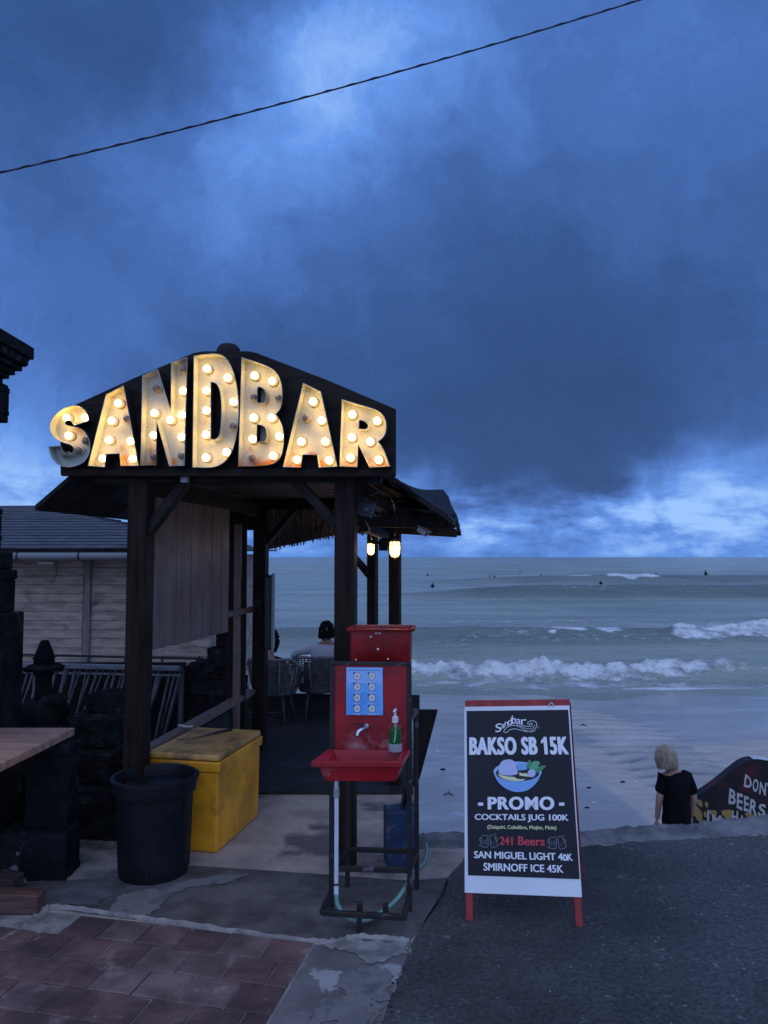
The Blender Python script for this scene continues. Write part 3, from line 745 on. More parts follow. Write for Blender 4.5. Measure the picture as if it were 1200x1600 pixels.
# roof: hip sheets with a sag, built as thick boards
def rowpts(pxs, D): return [P(x, y, D) for x, y in pxs]
lf = [P(355, 552, 5.02), P(235, 640, 5.0), P(120, 733, 4.97), P(55, 789, 4.95)]
lr = [p + Bb * 3.6 + Br * .02 for p in lf]
def ragged(rows, a=.012):
    return [[p + V((random.uniform(-a, a), random.uniform(-a, a), random.uniform(-a, a))) for p in r] for r in rows]
def between(A, B, n): return [[a.lerp(b, k / n) for a, b in zip(A, B)] for k in range(n + 1)]
roof = MB(); roof.loft(between(lf, lr, 12), (0, 0, -.035))
rf = smooth_path(rowpts([(355, 552), (480, 640), (600, 733), (622, 748), (653, 774), (676, 790), (710, 814)], 4.98), 4)
mid1 = [p + Bb * .55 for p in rf]
hump = smooth_path([P(400, 640, 6.9), P(520, 705, 6.9), P(600, 743, 6.9), P(625, 752, 6.9), P(645, 766, 6.9), P(690, 764, 6.9), P(698, 772, 6.9), P(706, 790, 6.9), P(714, 803, 6.9)], 4)
n = min(len(rf), len(hump)); 
def resample(pts, n):
    L = [0]
    for a, b in zip(pts, pts[1:]): L.append(L[-1] + (b - a).length)
    out = []
    for k in range(n):
        s = L[-1] * k / (n - 1); i = max(j for j in range(len(L)) if L[j] <= s + 1e-9); i = min(i, len(pts) - 2)
        out.append(pts[i].lerp(pts[i + 1], (s - L[i]) / max(L[i + 1] - L[i], 1e-9)))
    return out
A_, B_ = resample(rf, 26), resample(hump, 26)
tail = [p + Bb * 1.7 + V((0, 0, -.12)) for p in B_]
grid = between(A_, B_, 10) + between(B_, tail, 6)[1:]
roof.loft(ragged(grid, .006), (0, 0, -.03))
ridgeA, ridgeB = lf[0], lr[0]
rear = [lr[0] - UZ * .5, BL(.7, 4.6, 2.12)]
roof.loft(between([lr[0], lr[-1]], [B_[0] + Bb * 1.7, tail[-1]], 3), (0, 0, -.03))
ro = roof.build('roof', dark_wood, booth, fixn=False)
mb = MB(); mb.lathe([(.0, .05), (.055, .045), (.075, .02), (.08, 0), (.08, -.03)], P(357, 550, 5.0), 14)
mb.build('ridge_cap', dark_wood, ro, sharp=40)
# loose bent battens under the eave
for (x0, y0, x1, y1, D) in ((605, 745, 655, 776, 5.0), (655, 776, 700, 806, 5.02), (682, 772, 694, 800, 6.6), (634, 790, 660, 822, 5.4), (640, 800, 652, 815, 5.4)):
    bm('batten', P(x0, y0, D) - Bb * .03, P(x1, y1, D) - Bb * .03, .016, .010, post_wood, .001)
# strip ceiling over the front bay
mb = MB()
for k in range(17):
    b0 = .14 + k * .15
    mb.box(BL(.58, b0 + .07, 2.49 + random.uniform(-.004, .004)), 1.5, .135, .014, YAW)
mb.build('ceiling', under_wood, booth)
# thatch lining of the rear slope
ta = [P(404, 800, 7.7), P(440, 790, 7.7), P(480, 785, 7.65), P(530, 786, 7.6), P(575, 790, 7.55)]
tb = [P(405, 862, 8.6), P(443, 853, 8.6), P(478, 846, 8.6), P(527, 836, 8.6), P(575, 832, 8.6)]
rows = between(ta, tb, 7)
mb = MB(); mb.loft(rows, (0, 0, .05))
rg = random.Random(5)
for k in range(330):
    s = rg.random(); i = min(int(s * 4), 3); f = s * 4 - i
    a, c = ta[i].lerp(ta[i + 1], f), tb[i].lerp(tb[i + 1], f)
    t0 = rg.random() * .85; t1 = min(t0 + rg.uniform(.2, .5), 1.0 + rg.uniform(0, .015)); dx = rg.uniform(-.05, .05)
    mb.tube([a.lerp(c, t0) - UZ * rg.uniform(.0, .02), a.lerp(c, t1) - UZ * rg.uniform(.005, .03) + Br * dx], rg.uniform(.003, .006), 4, False)
mb.build('thatch_lining', thatch, booth)
# plank panel on the beach-bar side, hung between the posts
pa, pb = V((-1.592, 5.3, 0)), V((-1.353, 6.68, 0)); dirp = (pb - pa).normalized(); nrm = V((dirp.y, -dirp.x, 0))
mb = MB(); L_ = (pb - pa).length
cuts = [0, .17, .37, .62, .84, 1.03, 1.22, L_]
for a, c in zip(cuts, cuts[1:]):
    zb = 1.262 + random.uniform(-.006, .006)
    p = pa + dirp * ((a + c) / 2); mb.box(p + UZ * ((zb + 2.44) / 2) + nrm * random.uniform(-.002, .002), .022, (c - a) - .009, 2.44 - zb, math.atan2(dirp.x, dirp.y))
mb.build('plank_panel', plank_wood, booth, bevel=.002)
bm('panel_frame', pa + UZ * 1.9 - dirp * .05, pa + UZ * 1.899 + dirp * .0 , .04, .03)
mb = MB(); mb.box(pa - dirp * .045 + UZ * 1.83, .03, .05, 1.2, YAW); mb.build('panel_frame', plank_wood, booth)
bm('rail', pb + UZ * 1.405, BL(.02, 2.66, 1.40), .025, .055, plank_wood)
bm('post', V((-1.345, 7.1, .0)), V((-1.345, 7.1, 2.2)), .06, .06, plank_wood)
# low side wall with a sloping cap
mb = MB()
for k in range(3): mb.box(BL(-.07, 1.36, .10 + k * .165), .03, 2.55, .155, YAW)
mb.build('low_wall', grey_boards if False else deck_wood, booth, bevel=.003)
bm('wall_cap', BL(-.07, .09, .585), BL(-.05, 2.65, .585), .09, .05, plank_wood)
# parapet at the seaward edge of the deck
mb = MB()
for k in range(2): mb.box(V((-.72, 9.42, .08 + .115 * k)), 2.3, .05, .108, R(4))
mb.build('parapet', deck_wood, booth, bevel=.003)
mb = MB(); mb.box(BL(.325, -.085, 2.415), .045, .04, .085, YAW); mb.build('switch_box', grey_plastic, booth, bevel=.004)

# ------------------------------------------------------------------ marquee sign
SY = R(8); Sn = V((-math.sin(SY), -math.cos(SY), 0)); Sb = -Sn
SF = P(355, 742, 4.70)            # a point of the plane of the letters' front rims
DEP = .084
BF = SF + Sb * DEP                # the face of the board
sign = thing('marquee_sign', P(355, 742, 4.8), 'dark gabled board with rusty cream marquee letters reading SANDBAR, lit by bulbs', 'sign')
def onb(px, py): return hit(px, py, BF, Sn)
mb = MB()
mb.prism([onb(*p) for p in ((94, 742), (94, 655), (113, 634), (210, 590), (303, 551), (318, 548.5), (388, 548.5), (400, 551), (510, 593), (618, 639), (618, 744), (560, 745), (355, 744))], Sb * .035)
mb.build('board', board_wood, sign, bevel=.004)
mb = MB(); mb.beam(hit(97, 738, BF - Sb * .012, Sn), hit(616, 739, BF - Sb * .012, Sn), .022, .05); mb.build('ledge', board_wood, sign, bevel=.004)
LT = {
 'S': ((7.5, 70, 590), [(512, 500), (495, 420), (450, 365), (390, 330), (320, 330), (210, 365), (110, 450), (65, 530), (60, 610), (90, 680), (150, 730), (240, 765), (300, 782), (338, 815), (345, 858), (318, 895), (265, 912), (215, 885), (180, 800), (45, 812), (60, 890), (100, 970), (165, 1022), (240, 1045), (330, 1042), (420, 1010), (490, 950), (525, 860), (525, 760), (500, 690), (450, 620), (390, 590), (320, 575), (260, 566), (232, 537), (240, 510), (275, 494), (312, 510), (345, 560)], [],
       [(255, 470), (470, 470), (280, 680)], [(475, 740), (390, 850), (235, 905)]),
 'A': ((7.5, 70, 590), [(720, 200), (920, 97), (1095, 1028), (890, 1030), (878, 885), (715, 893), (698, 1045), (510, 1030)], [[(815, 465), (840, 665), (770, 685)]],
       [(860, 300), (785, 505), (750, 730), (1005, 745), (680, 945), (1030, 950)], [(960, 485)]),
 'N': ((7.5, 210, 540), [(98, 355), (270, 280), (428, 770), (435, 200), (615, 145), (580, 1400), (410, 1405), (260, 880), (248, 1395), (75, 1400)], [],
       [(235, 790), (225, 1050), (420, 870), (570, 530), (560, 810), (555, 1070)], [(255, 500), (575, 280), (225, 1300), (550, 1290)]),
 'D': ((7.059, 290, 540), [(95, 115), (250, 95), (350, 92), (430, 120), (500, 220), (550, 380), (578, 560), (583, 740), (570, 900), (540, 1080), (490, 1210), (420, 1290), (320, 1340), (200, 1342), (80, 1338)],
       [[(275, 395), (330, 405), (375, 460), (398, 600), (398, 800), (388, 950), (360, 1020), (320, 1038), (275, 1035)]],
       [(235, 255), (465, 355), (230, 495), (230, 715), (530, 620), (225, 980), (450, 1175), (225, 1235)], [(525, 890)]),
 'B': ((7.059, 290, 540), [(622, 135), (800, 190), (940, 245), (1010, 310), (1050, 400), (1065, 520), (1060, 620), (1040, 700), (990, 755), (1040, 830), (1070, 900), (1082, 1020), (1075, 1130), (1045, 1240), (980, 1295), (880, 1322), (585, 1328)],
       [[(792, 450), (850, 460), (885, 510), (888, 590), (865, 635), (785, 630)], [(785, 868), (850, 875), (888, 920), (898, 1000), (870, 1060), (780, 1060)]],
       [(760, 330), (955, 390), (750, 795), (950, 795), (740, 1030), (1035, 1000), (965, 1215)], [(755, 570), (1025, 580), (735, 1240)]),
 'A2': ((6, 430, 590), [(265, 55), (425, 135), (578, 830), (410, 840), (395, 722), (255, 718), (238, 840), (75, 835)], [[(325, 355), (355, 535), (298, 530)]],
       [(355, 225), (435, 400), (245, 600), (470, 600), (205, 770), (505, 775)], [(285, 380)]),
 'R': ((6, 430, 590), [(628, 207), (800, 260), (930, 295), (1000, 340), (1035, 400), (1040, 480), (1020, 550), (960, 600), (1010, 660), (1070, 830), (885, 840), (778, 620), (766, 835), (605, 830)],
       [[(785, 393), (840, 405), (872, 440), (870, 470), (840, 490), (780, 480)]],
       [(722, 345), (955, 405), (718, 560), (890, 600), (705, 750), (970, 770)], []),
}
sx = V((math.cos(SY), -math.sin(SY), 0))
def area(l): return sum(a.dot(sx) * b.z - b.dot(sx) * a.z for a, b in zip(l, l[1:] + l[:1]))
def offs(l, d):
    out = []; n = len(l); s = 1 if area(l) > 0 else -1
    for i in range(n):
        a, b, c = l[i - 1], l[i], l[(i + 1) % n]
        e1, e2 = (b - a).normalized(), (c - b).normalized()
        n1, n2 = e1.cross(Sn), e2.cross(Sn)
        m = (n1 + n2).normalized(); k = max(m.dot(n1), .45)
        out.append(b + m * (d * s / k))
    return out
bulb_ax = (sx, UZ, Sn)
for key, (tr, out, holes, lit, off) in LT.items():
    q = lambda x, y: hit(tr[1] + x / tr[0], tr[2] + y / tr[0], SF, Sn)
    lo = [q(*p) for p in out]
    if key in ('S', 'D', 'B', 'R'): lo = chaikin(lo, 2, 52); hs = [chaikin([q(*p) for p in h], 2) if key in ('D', 'B', 'R') else [q(*p) for p in h] for h in holes]
    back = [lo] + hs
    mb = MB()
    mb.tri(*[[p + Sb * (DEP - .012) for p in l] for l in back])
    for l in back:
        n = len(l); vs = [p for p in l] + [p + Sb * (DEP - .004) for p in l]
        mb.add(vs, [(i, (i + 1) % n, n + (i + 1) % n, n + i) for i in range(n)])
    lt = mb.build('letter', letter_metal, sign)
    sgn = 1 if area(lo) > 0 else -1
    cs = MB()
    for k, l in enumerate(back):
        o1 = offs(l, .003 * (1 if k == 0 else -1)); n = len(l)
        cs.add(o1 + [p + Sb * (DEP - .002) for p in o1], [(i, (i + 1) % n, n + (i + 1) % n, n + i) for i in range(n)])
        cs.m = 1; cs.add(o1 + l, [(i, (i + 1) % n, n + (i + 1) % n, n + i) for i in range(n)]); cs.m = 0
    cs.build('casing', [casing_paint, letter_metal], lt)
    rim = SF + Sb * .030
    for on, spots in ((1, lit), (0, off)):
        for (x, y) in spots:
            c = hit(tr[1] + x / tr[0], tr[2] + y / tr[0], rim, Sn)
            m2 = MB(); zz = -(DEP - .012 - .030)
            m2.m = 1; m2.lathe([(.0, zz), (.028, zz), (.028, zz + .012), (.019, zz + .016), (.017, zz + .024)], c, 14, bulb_ax)
            m2.m = 0; m2.lathe([(.014, zz + .022), (.018, -.014), (.0225, -.004), (.0225, .006), (.017, .016), (.008, .0205), (0, .0215)], c, 16, bulb_ax)
            bo = m2.build('bulb', [bulb_lit if on else bulb_off, socket_mat], lt, sharp=45)
            if not on: bo['label'] = 'dead brown bulb'

sd = [P(646, 1110, 6.5), P(684, 1110, 6.5), P(681, 1122, 6.5), P(656, 1216, 6.5), P(646, 1230, 6.5)]
mb = MB(); mb.prism(sd, (.0, .05, 0)); mb.build('stair_side', dark_wood, booth)

mb = MB(); mb.box(V((pp_(371, 7.3), 7.3, 1.22)), .185, .03, 2.42, R(4)); mb.build('partition', dark_wood, booth, bevel=.003)
# ------------------------------------------------------------------ lamps and devices on the booth
def cage_lamp(c, h, r, label, n=8):
    t = thing('caged_wall_lamp', c, label, 'lamp', 'lit caged lamps on the booth posts')
    mb = MB(); mb.lathe([(0, h * .5), (r * .6, h * .46), (r * .93, h * .3), (r, .0), (r * .93, -h * .28), (r * .6, -h * .44), (0, -h * .5)], c, 18)
    mb.build('glass', lamp_glow, t, sharp=60)
    mb = MB()
    R2 = r * 1.08
    for k in range(n):
        a = 2 * math.pi * k / n + .35; d = V((math.cos(a), math.sin(a), 0))
        mb.tube([c + d * R2 * .75 + UZ * h * .48] + [c + d * R2 * f + UZ * h * z for f, z in ((1, .3), (1.03, 0), (.97, -.28), (.62, -.48), (.05, -.56))], .0028, 5)
    for z, f in ((.18, 1.02), (-.12, 1.03)):
        mb.tube([c + V((math.cos(2 * math.pi * k / 20), math.sin(2 * math.pi * k / 20), 0)) * R2 * f + UZ * h * z for k in range(21)], .0026, 5, False)
    mb.lathe([(0, -h * .62), (.008, -h * .6), (.011, -h * .55), (0, -h * .52)], c, 8)
    mb.build('cage', iron, t)
    mb = MB(); mb.lathe([(r * 1.05, h * .36), (r * 1.1, h * .42), (r * .8, h * .62), (r * .45, h * .72), (0, h * .72)], c, 18)
    mb.tube([c + UZ * h * .7, c + UZ * h * .85, c + UZ * h * .9 + V((0, .06, .0))], .012, 8)
    mb.build('socket_cap', iron, t, sharp=50)
    ld = bpy.data.lights.new('lamp_light', 'POINT'); ld.energy = 1.6; ld.color = (1, .58, .24); ld.shadow_soft_size = .03
    lo_ = bpy.data.objects.new('lamp_light', ld); COL.objects.link(lo_); lo_.parent = t; lo_.location = (0, -r * 1.9, -h * .1)
    return t
cage_lamp(P(617, 857, 6.25), .150, .044, 'larger lit caged lamp on the nearer slim booth post')
cage_lamp(P(579.5, 857, 8.25), .142, .040, 'smaller lit caged lamp on the farther slim booth post')
t = thing('flood_light', P(574, 797, 5.0), 'flat dark square floodlight angled out beside the corner post', 'floodlight')
ax = (V((.92, -.35, -.18)).normalized(), None, None); up_ = V((.35, .35, .87)).normalized(); nn = ax[0].cross(up_).normalized(); up_ = nn.cross(ax[0]).normalized()
fa = (ax[0], nn, up_)
mb = MB(); mb.box(P(570, 796, 4.95), .135, .035, .12, ax=fa); mb.build('body', iron, t, bevel=.006)
mb = MB(); mb.box(P(571, 797, 4.925), .11, .012, .095, ax=fa); mb.build('glass', plain('flood_glass', (.05, .055, .065), .15), t, bevel=.002)
mb = MB(); mb.box(P(572, 796, 4.915), .03, .006, .03, ax=fa); mb.build('led_panel', plain('led_grey', (.09, .09, .10), .5), t)
mb = MB(); mb.beam(P(556, 790, 5.0), P(572, 778, 4.98), .02, .01); mb.beam(P(572, 778, 4.98), P(586, 806, 4.97), .02, .01); mb.build('bracket', iron, t)
for pts in ([P(566, 786, 4.97), P(590, 806, 5.05), P(606, 792, 5.3), P(628, 782, 5.6), P(655, 806, 5.5), P(661, 822, 5.4)], [P(578, 775, 4.9), P(600, 768, 5.0), P(612, 781, 5.4), P(617, 800, 6.1), P(617, 838, 6.18)], [P(561, 800, 4.95), P(575, 822, 5.4), P(581, 843, 8.15)]):
    mb = MB(); mb.tube(smooth_path(pts, 6), .0045, 5); mb.build('wire', cable_mat, t)
cc = P(661, 831, 5.35)
t = thing('security_camera', cc, 'small pale bullet camera hanging under the eave corner', 'camera')
d = V((.62, -.6, -.42)).normalized(); s_ = d.cross(UZ).normalized(); u_ = s_.cross(d)
mb = MB(); mb.lathe([(0, -.045), (.020, -.042), (.022, .03), (.019, .04), (.017, .034), (0, .034)], cc, 14, (s_, u_, d)); mb.build('body', plain('camera_shell', (.5, .5, .5), .4), t, sharp=40)
mb = MB(); mb.box(cc + u_ * .024 + d * .006, .05, .105, .004, ax=(s_, d, u_)); mb.build('hood', plain('camera_hood', (.45, .45, .46), .4), t, bevel=.001)
mb = MB(); mb.tube([cc - d * .03 + u_ * .02, cc - d * .05 + UZ * .05, cc + UZ * .09 - d * .05], .009, 8); mb.build('bracket', iron, t)
mb = MB(); mb.lathe([(.0, .036), (.012, .0355), (.0, .0365)], cc, 12, (s_, u_, d)); mb.build('lens', iron, t)
sp = P(599, 851, 8.0)
t = thing('wall_speaker', sp, 'black wedge shaped loudspeaker fixed behind the caged lamps', 'speaker')
mb = MB(); mb.prism([sp + V((-.05, 0, .06)), sp + V((.06, -.05, .065)), sp + V((.035, -.04, -.062)), sp + V((-.05, 0, -.062))], (.02, .12, 0)); mb.build('cabinet', iron, t, bevel=.004)
mb = MB(); mb.beam(sp + V((-.12, .06, .02)), sp + V((-.03, .06, .02)), .02, .03); mb.build('bracket', iron, t)
tv = P(420, 955, 7.55)
t = thing('television', tv, 'flat black television seen edge-on, mounted on the inner booth post', 'tv')
mb = MB(); mb.box(tv, .07, .46, .70, R(-6.5)); mb.build('back_shell', tv_plastic, t, bevel=.012, seg=2)
mb = MB(); mb.box(tv + V((.046, -.02, 0)), .022, .50, .735, R(-6.5)); mb.build('bezel', tv_edge, t, bevel=.004)
mb = MB(); mb.beam(tv + V((-.16, .1, .05)), tv + V((-.02, .1, .05)), .05, .12); mb.build('wall_bracket', iron, t)

# ------------------------------------------------------------------ hand wash stand
A0, A1 = G(517.5, 1420), G(640, 1424); B0, B1 = A0 + V((.075, .27, 0)), A1 + V((.050, .27, 0))
st = thing('hand_wash_stand', (A0 + B1) / 2, 'red hand washing sink with back panel on a black steel frame', 'sink')
def bar(pts, name='leg', w=.026, m=black_steel, par=None):
    mb = MB()
    for a, b in zip(pts, pts[1:]): mb.beam(a, b, w, w)
    return mb.build(name, m, par or st, bevel=.002)
zt = 1.315
for a, h_ in ((A0, zt - .01), (A1, zt - .01), (B0, 1.0), (B1, 1.0)): bar([a, a + UZ * h_])
def fr(z, pts, name='shelf_frame'):
    mb = MB(); 
    for a, b in zip(pts, pts[1:]): mb.beam(a + UZ * z, b + UZ * z, .0255, .0255)
    return mb.build(name, black_steel, st, bevel=.002)
fr(.215, [A0, A1, B1, B0, A0])
fr(1.012, [A0, B0, B1, A1])
F0, F1 = G(503, 1424, .09), G(631, 1432, .09); 
mb = MB(); mb.beam(A0 + UZ * .085, V((F0.x, F0.y, .085)), .026, .026); mb.beam(V((F0.x, F0.y, .085)), V((F1.x, F1.y, .085)), .026, .026); mb.beam(V((F1.x, F1.y, .085)), A1 + UZ * .085, .026, .026)
mb.build('foot_frame', black_steel, st, bevel=.002)
ff = V((F0.x, F0.y, 0)).lerp(V((F1.x, F1.y, 0)), .46); bar([ff, ff + UZ * .075])
for k in (.46, .78):
    c = V((F0.x, F0.y, .105)).lerp(V((F1.x, F1.y, .105)), k) + V((0, .06, 0)); bar([c - UZ * .04 , c + UZ * .015], 'lug', .03)
ux = (A1 - A0).normalized(); uy = V((-ux.y, ux.x, 0))
mb = MB(); pc = (A0 + A1) / 2
W_ = (A1 - A0).length
mb.box(pc + uy * .004 + UZ * (.845 + zt) / 2, W_ - .020, .012, zt - .845, ax=(ux, uy, UZ)); bp_ = mb.build('back_panel', red_panel, st, bevel=.002)
mb = MB(); mb.box(pc + uy * .002 + UZ * (zt + .002), W_ + .02, .03, .018, ax=(ux, uy, UZ))
mb.build('top_rail', black_steel, st, bevel=.002)
pn = -uy
def onp(px, py, off=.004): return hit(px, py, pc + pn * off, pn)
# basin
zr = .868
r0, r1, r2, r3 = [G(*p, zr) for p in ((486, 1190), (628, 1190.5), (640.5, 1171), (512, 1171))]
def insq(l, k): c = sum(l, V((0, 0, 0))) / 4; return [c + (p - c) * k for p in l]
qo = [r0, r1, r2, r3]
ca = sum(qo, V((0, 0, 0))) / 4
qi = [r0 + V((.085, .022, 0)), r1 + V((-.02, .022, 0)), r2 + V((-.045, -.02, 0)), r3 + V((.035, -.02, 0))]
q2 = [p - UZ * .028 for p in qo]; lowr = [p * .90 + V((ca.x, ca.y, zr)) * .10 - UZ * 0 for p in qi]
bo = [V((ca.x + .012, ca.y, 0)) + (V((p.x, p.y, 0)) - V((ca.x, ca.y, 0))) * .90 + UZ * (zr - .028) for p in qo]
bb = [V((ca.x + .012, ca.y, 0)) + (V((p.x, p.y, 0)) - V((ca.x, ca.y, 0))) * .78 + UZ * (zr - .105) for p in qo]
ii = [V((ca.x + .01, ca.y, 0)) + (V((p.x, p.y, 0)) - V((ca.x, ca.y, 0))) * .82 + UZ * (zr - .085) for p in qi]
mb = MB(); vs = qi + qo + q2 + bo + bb + ii
fs = []
for a, b_ in ((0, 4), (4, 8), (8, 12), (12, 16), (0, 20)):
    for i in range(4): fs.append((a + i, a + (i + 1) % 4, b_ + (i + 1) % 4, b_ + i))
fs += [(16, 17, 18, 19), (20, 21, 22, 23)]
mb.add(vs, fs); bas = mb.build('basin', red_paint, st, bevel=.004, seg=2)
mb = MB(); c = sum(ii, V((0, 0, 0))) / 4; mb.lathe([(0, .003), (.018, .003), (.02, .0)], c, 14); mb.build('drain', steel, bas)
# tap
tp = onp(573, 1134, .0); n_ = pn
t_ = MB(); t_.tube([tp, tp + pn * .045], .0115, 12); tap = t_.build('tap', white_plastic, st, sharp=50)
e = tp + pn * .045
mb = MB(); mb.tube(smooth_path([e, e + pn * .03 - ux * .02 - UZ * .004, e + pn * .045 - ux * .035 - UZ * .012, e + pn * .05 - ux * .042 - UZ * .032], 5), [.0125] * 8 + [.011] * 8, 12); mb.build('spout', steel, tap, sharp=60)
mb = MB(); k0 = e + pn * .028 - ux * .018; mb.tube([k0, k0 + UZ * .022], .006, 8); mb.beam(k0 + UZ * .024 - ux * .045, k0 + UZ * .024 + ux * .012, .010, .005); mb.build('tap_handle', iron, tap)
# drain pipe
dp = V((ca.x - .09, ca.y + .01, 0)); dpx = P(526, 1230, 4.08)
mb = MB(); x0 = V((dpx.x, 4.08, 0)); mb.tube([x0 + UZ * .80, x0 + UZ * .22], .0115, 12); pipe = mb.build('drain_pipe', pvc, st, sharp=50)
mb = MB(); mb.tube([x0 + UZ * .70, x0 + UZ * .655], .016, 12); mb.build('pipe_coupling', grey_plastic, pipe, sharp=50)
mb = MB(); mb.tube([x0 + UZ * .20, x0 + UZ * .165], .0125, 12); mb.build('pipe_coupling', pvc, pipe, sharp=50)
# hose
mb = MB(); hp = smooth_path([x0 + UZ * .165, x0 + V((.010, -.01, .11)), x0 + V((.06, -.02, .055)), x0 + V((.14, -.01, .035)), x0 + V((.22, .03, .05)), x0 + V((.31, .10, .09)), x0 + V((.38, .25, .12)), G(655, 1356, .02) , G(664, 1345, .015), G(667, 1326, .06), G(664, 1317, .085)], 8)
mb.tube(hp, .0115, 10)
ho = mb.build('hose', teal_hose, origin=x0); tag(ho, 'teal hose running from the sink drain across the floor', 'hose')
mb = MB(); q0 = x0 + V((.185, .015, .043)); mb.tube([q0 - ux * .02, q0 + ux * .02 + V((0, .015, .008))], .017, 10); mb.build('hose_clamp', black_steel, ho)
# poster on the back panel
po = thing('poster', onp(570, 1080, .012), 'blue poster with eight white hand washing pictures on the red panel', 'poster')
OFF = .0115
pq = [(541, 1042.5), (598, 1043), (598.5, 1117.5), (541, 1117)]
def quadmap(q, off, base=None, nrm_=None, p0=None):
    pts = [hit(*p, p0 + nrm_ * off, nrm_) for p in q]       # TL TR BR BL
    def f(u, v): return (pts[3].lerp(pts[2], u)).lerp(pts[0].lerp(pts[1], u), v)
    return f
pm_ = lambda off: quadmap(pq, off, None, pn, pc)
f = pm_(OFF)
mb = MB(); mb.prism([f(0, 0), f(1, 0), f(1, 1), f(0, 1)], pn * -.0015); mb.build('sheet', poster_blue, po)
f = pm_(OFF + .0012); mb = MB()
rg = random.Random(11)
pal = []
edge_ = [(0.02, .62)] + [(k / 12, .66 + rg.uniform(-.07, .07)) for k in range(1, 12)] + [(.98, .7)]
mb.flat([f(.02, .985), f(.98, .985)] + [f(a, b_) for a, b_ in edge_[::-1]]); mb.build('pale_area', poster_pale, po)
for k in range(14):
    mb = MB()
    a, b_, r_ = rg.uniform(.05, .95), rg.uniform(.04, .6), rg.choice((.008, .012, .03))
    mb.flat([f(a + r_ * math.cos(q), b_ + r_ * .75 * math.sin(q)) for q in [k2 * .63 for k2 in range(10)]]); mb.build('bubble', poster_pale, po)
f2 = pm_(OFF + .0022); f3 = pm_(OFF + .0030); f4 = pm_(OFF + .0038)
m_ol, m_hd = plain('poster_navy', (.03, .08, .22), .4), plain('poster_skin', (.55, .46, .38), .4)
for r_ in range(4):
    for c_ in range(2):
        mb = MB(); mk = MB(); hs_ = MB(); cap_ = MB()
        cx, cy = .30 + .40 * c_, .815 - .228 * r_
        el = lambda ff, ra, dx=0, dy=0: [ff(cx + dx + ra * math.cos(q * .35), cy + dy + ra * .86 * math.sin(q * .35)) for q in range(18)]
        mk.flat(el(f2, .098)); mb.flat(el(f3, .088))
        mk.flat([ff_ for ff_ in [f3(cx - .085 + .028 * math.cos(q * .7), cy + .062 + .024 * math.sin(q * .7)) for q in range(9)]])
        a0 = rg.uniform(0, 3)
        for s_ in (0, 1):
            ang = a0 + s_ * 1.9; dx, dy = math.cos(ang), math.sin(ang)
            hs_.flat([f4(cx + p * dx - q * dy, cy + (p * dy + q * dx) * .8) for p, q in ((-.05, -.014), (.01, -.02), (.055, -.012), (.06, .0), (.02, .01), (-.05, .014))])
        for ln in range(2): cap_.flat([f3(cx - .11 + ln * .02, cy - .112 - .018 * ln), f3(cx + .11 - ln * .03, cy - .112 - .018 * ln), f3(cx + .11 - ln * .03, cy - .104 - .018 * ln), f3(cx - .11 + ln * .02, cy - .104 - .018 * ln)])
        pd = mb.build('picture_disc', poster_disc, po); mk.build('picture_outline', m_ol, pd); hs_.build('hand_drawing', m_hd, pd); cap_.build('caption', poster_disc, pd)
vs, fs = text_mesh('TIPS MENCUCI TANGAN DENGAN BENAR', .012)
mb = MB(); mb.add([f2(.06 + .88 * a, .930 + .022 * b_) for a, b_ in vs], fs); mb.build('lettering', plain('poster_title', (.02, .07, .24), .4), po)
# soap bottle on the basin edge
sb = G(617.5, 1172, zr); sb.y -= .0; base = V((sb.x, sb.y - .02, zr + .001))
so = thing('soap_bottle', base, 'clear pump bottle of green soap on the sink edge', 'bottle')
mb = MB(); mb.lathe([(0, 0), (.036, 0), (.0375, .006), (.0375, .042), (.035, .042), (.035, .040)], base, 24); mb.build('holder', grey_plastic, so, sharp=40)
mb = MB(); mb.lathe([(.0, .008), (.030, .008), (.032, .03), (.032, .118), (0, .118)], base, 24); mb.build('liquid', plain('green_liquid', (.015, .16, .045), .25), so, sharp=60)
mb = MB(); mb.lathe([(.0331, .044), (.0331, .125), (.030, .140), (.018, .148), (.014, .152)], base, 24); mb.build('bottle_wall', clear_plastic, so, fixn=True)
mb = MB(); mb.lathe([(0, .150), (.017, .150), (.017, .178), (.012, .182), (.0065, .184), (.006, .215), (0, .215)], base, 16); pu = mb.build('pump', white_plastic, so, sharp=40)
mb = MB(); mb.tube([base + V((.008, .0, .214)), base + V((0, 0, .217)), base + V((-.006, -.028, .214)), base + V((-.007, -.034, .208))], .0062, 8); mb.build('nozzle', white_plastic, pu)
mb = MB(); mb.tube(smooth_path([base + V((.002, -.0322, .118)), base + V((.001, -.0326, .09)), base + V((-.006, -.0322, .05))]), .003, 6); mb.tube([base + UZ * .15, base + V((.002, -.005, .119))], .0045, 8); mb.build('dip_tube', plain('dip_tube', (.35, .6, .30), .4), pu)
# water tank behind
bc = (A0 + A1) / 2 + uy * .235 + UZ * 1.028; bc.x = P(596.5, 1000, bc.y).x
ba = thing('water_tank', bc, 'open dark red rectangular water tank standing behind the sink panel', 'water tank')
zr_ = P(594, 982, bc.y - .1).z - bc.z
def ring(hx, hy, z, r_=.03, n=4):
    out = []
    for k, (sx_, sy_) in enumerate(((1, 1), (-1, 1), (-1, -1), (1, -1))):
        for i in range(n + 1):
            t = math.pi / 2 * (k + i / n); out.append(bc + ux * (sx_ * (hx - r_) + r_ * math.cos(t)) + uy * (sy_ * (hy - r_) + r_ * math.sin(t)) + UZ * z)
    return out
def rings(mb, L):
    n = len(L[0]); mb.add([p for r_ in L for p in r_], [(i * n + k, i * n + (k + 1) % n, (i + 1) * n + (k + 1) % n, (i + 1) * n + k) for i in range(len(L) - 1) for k in range(n)], True); return mb
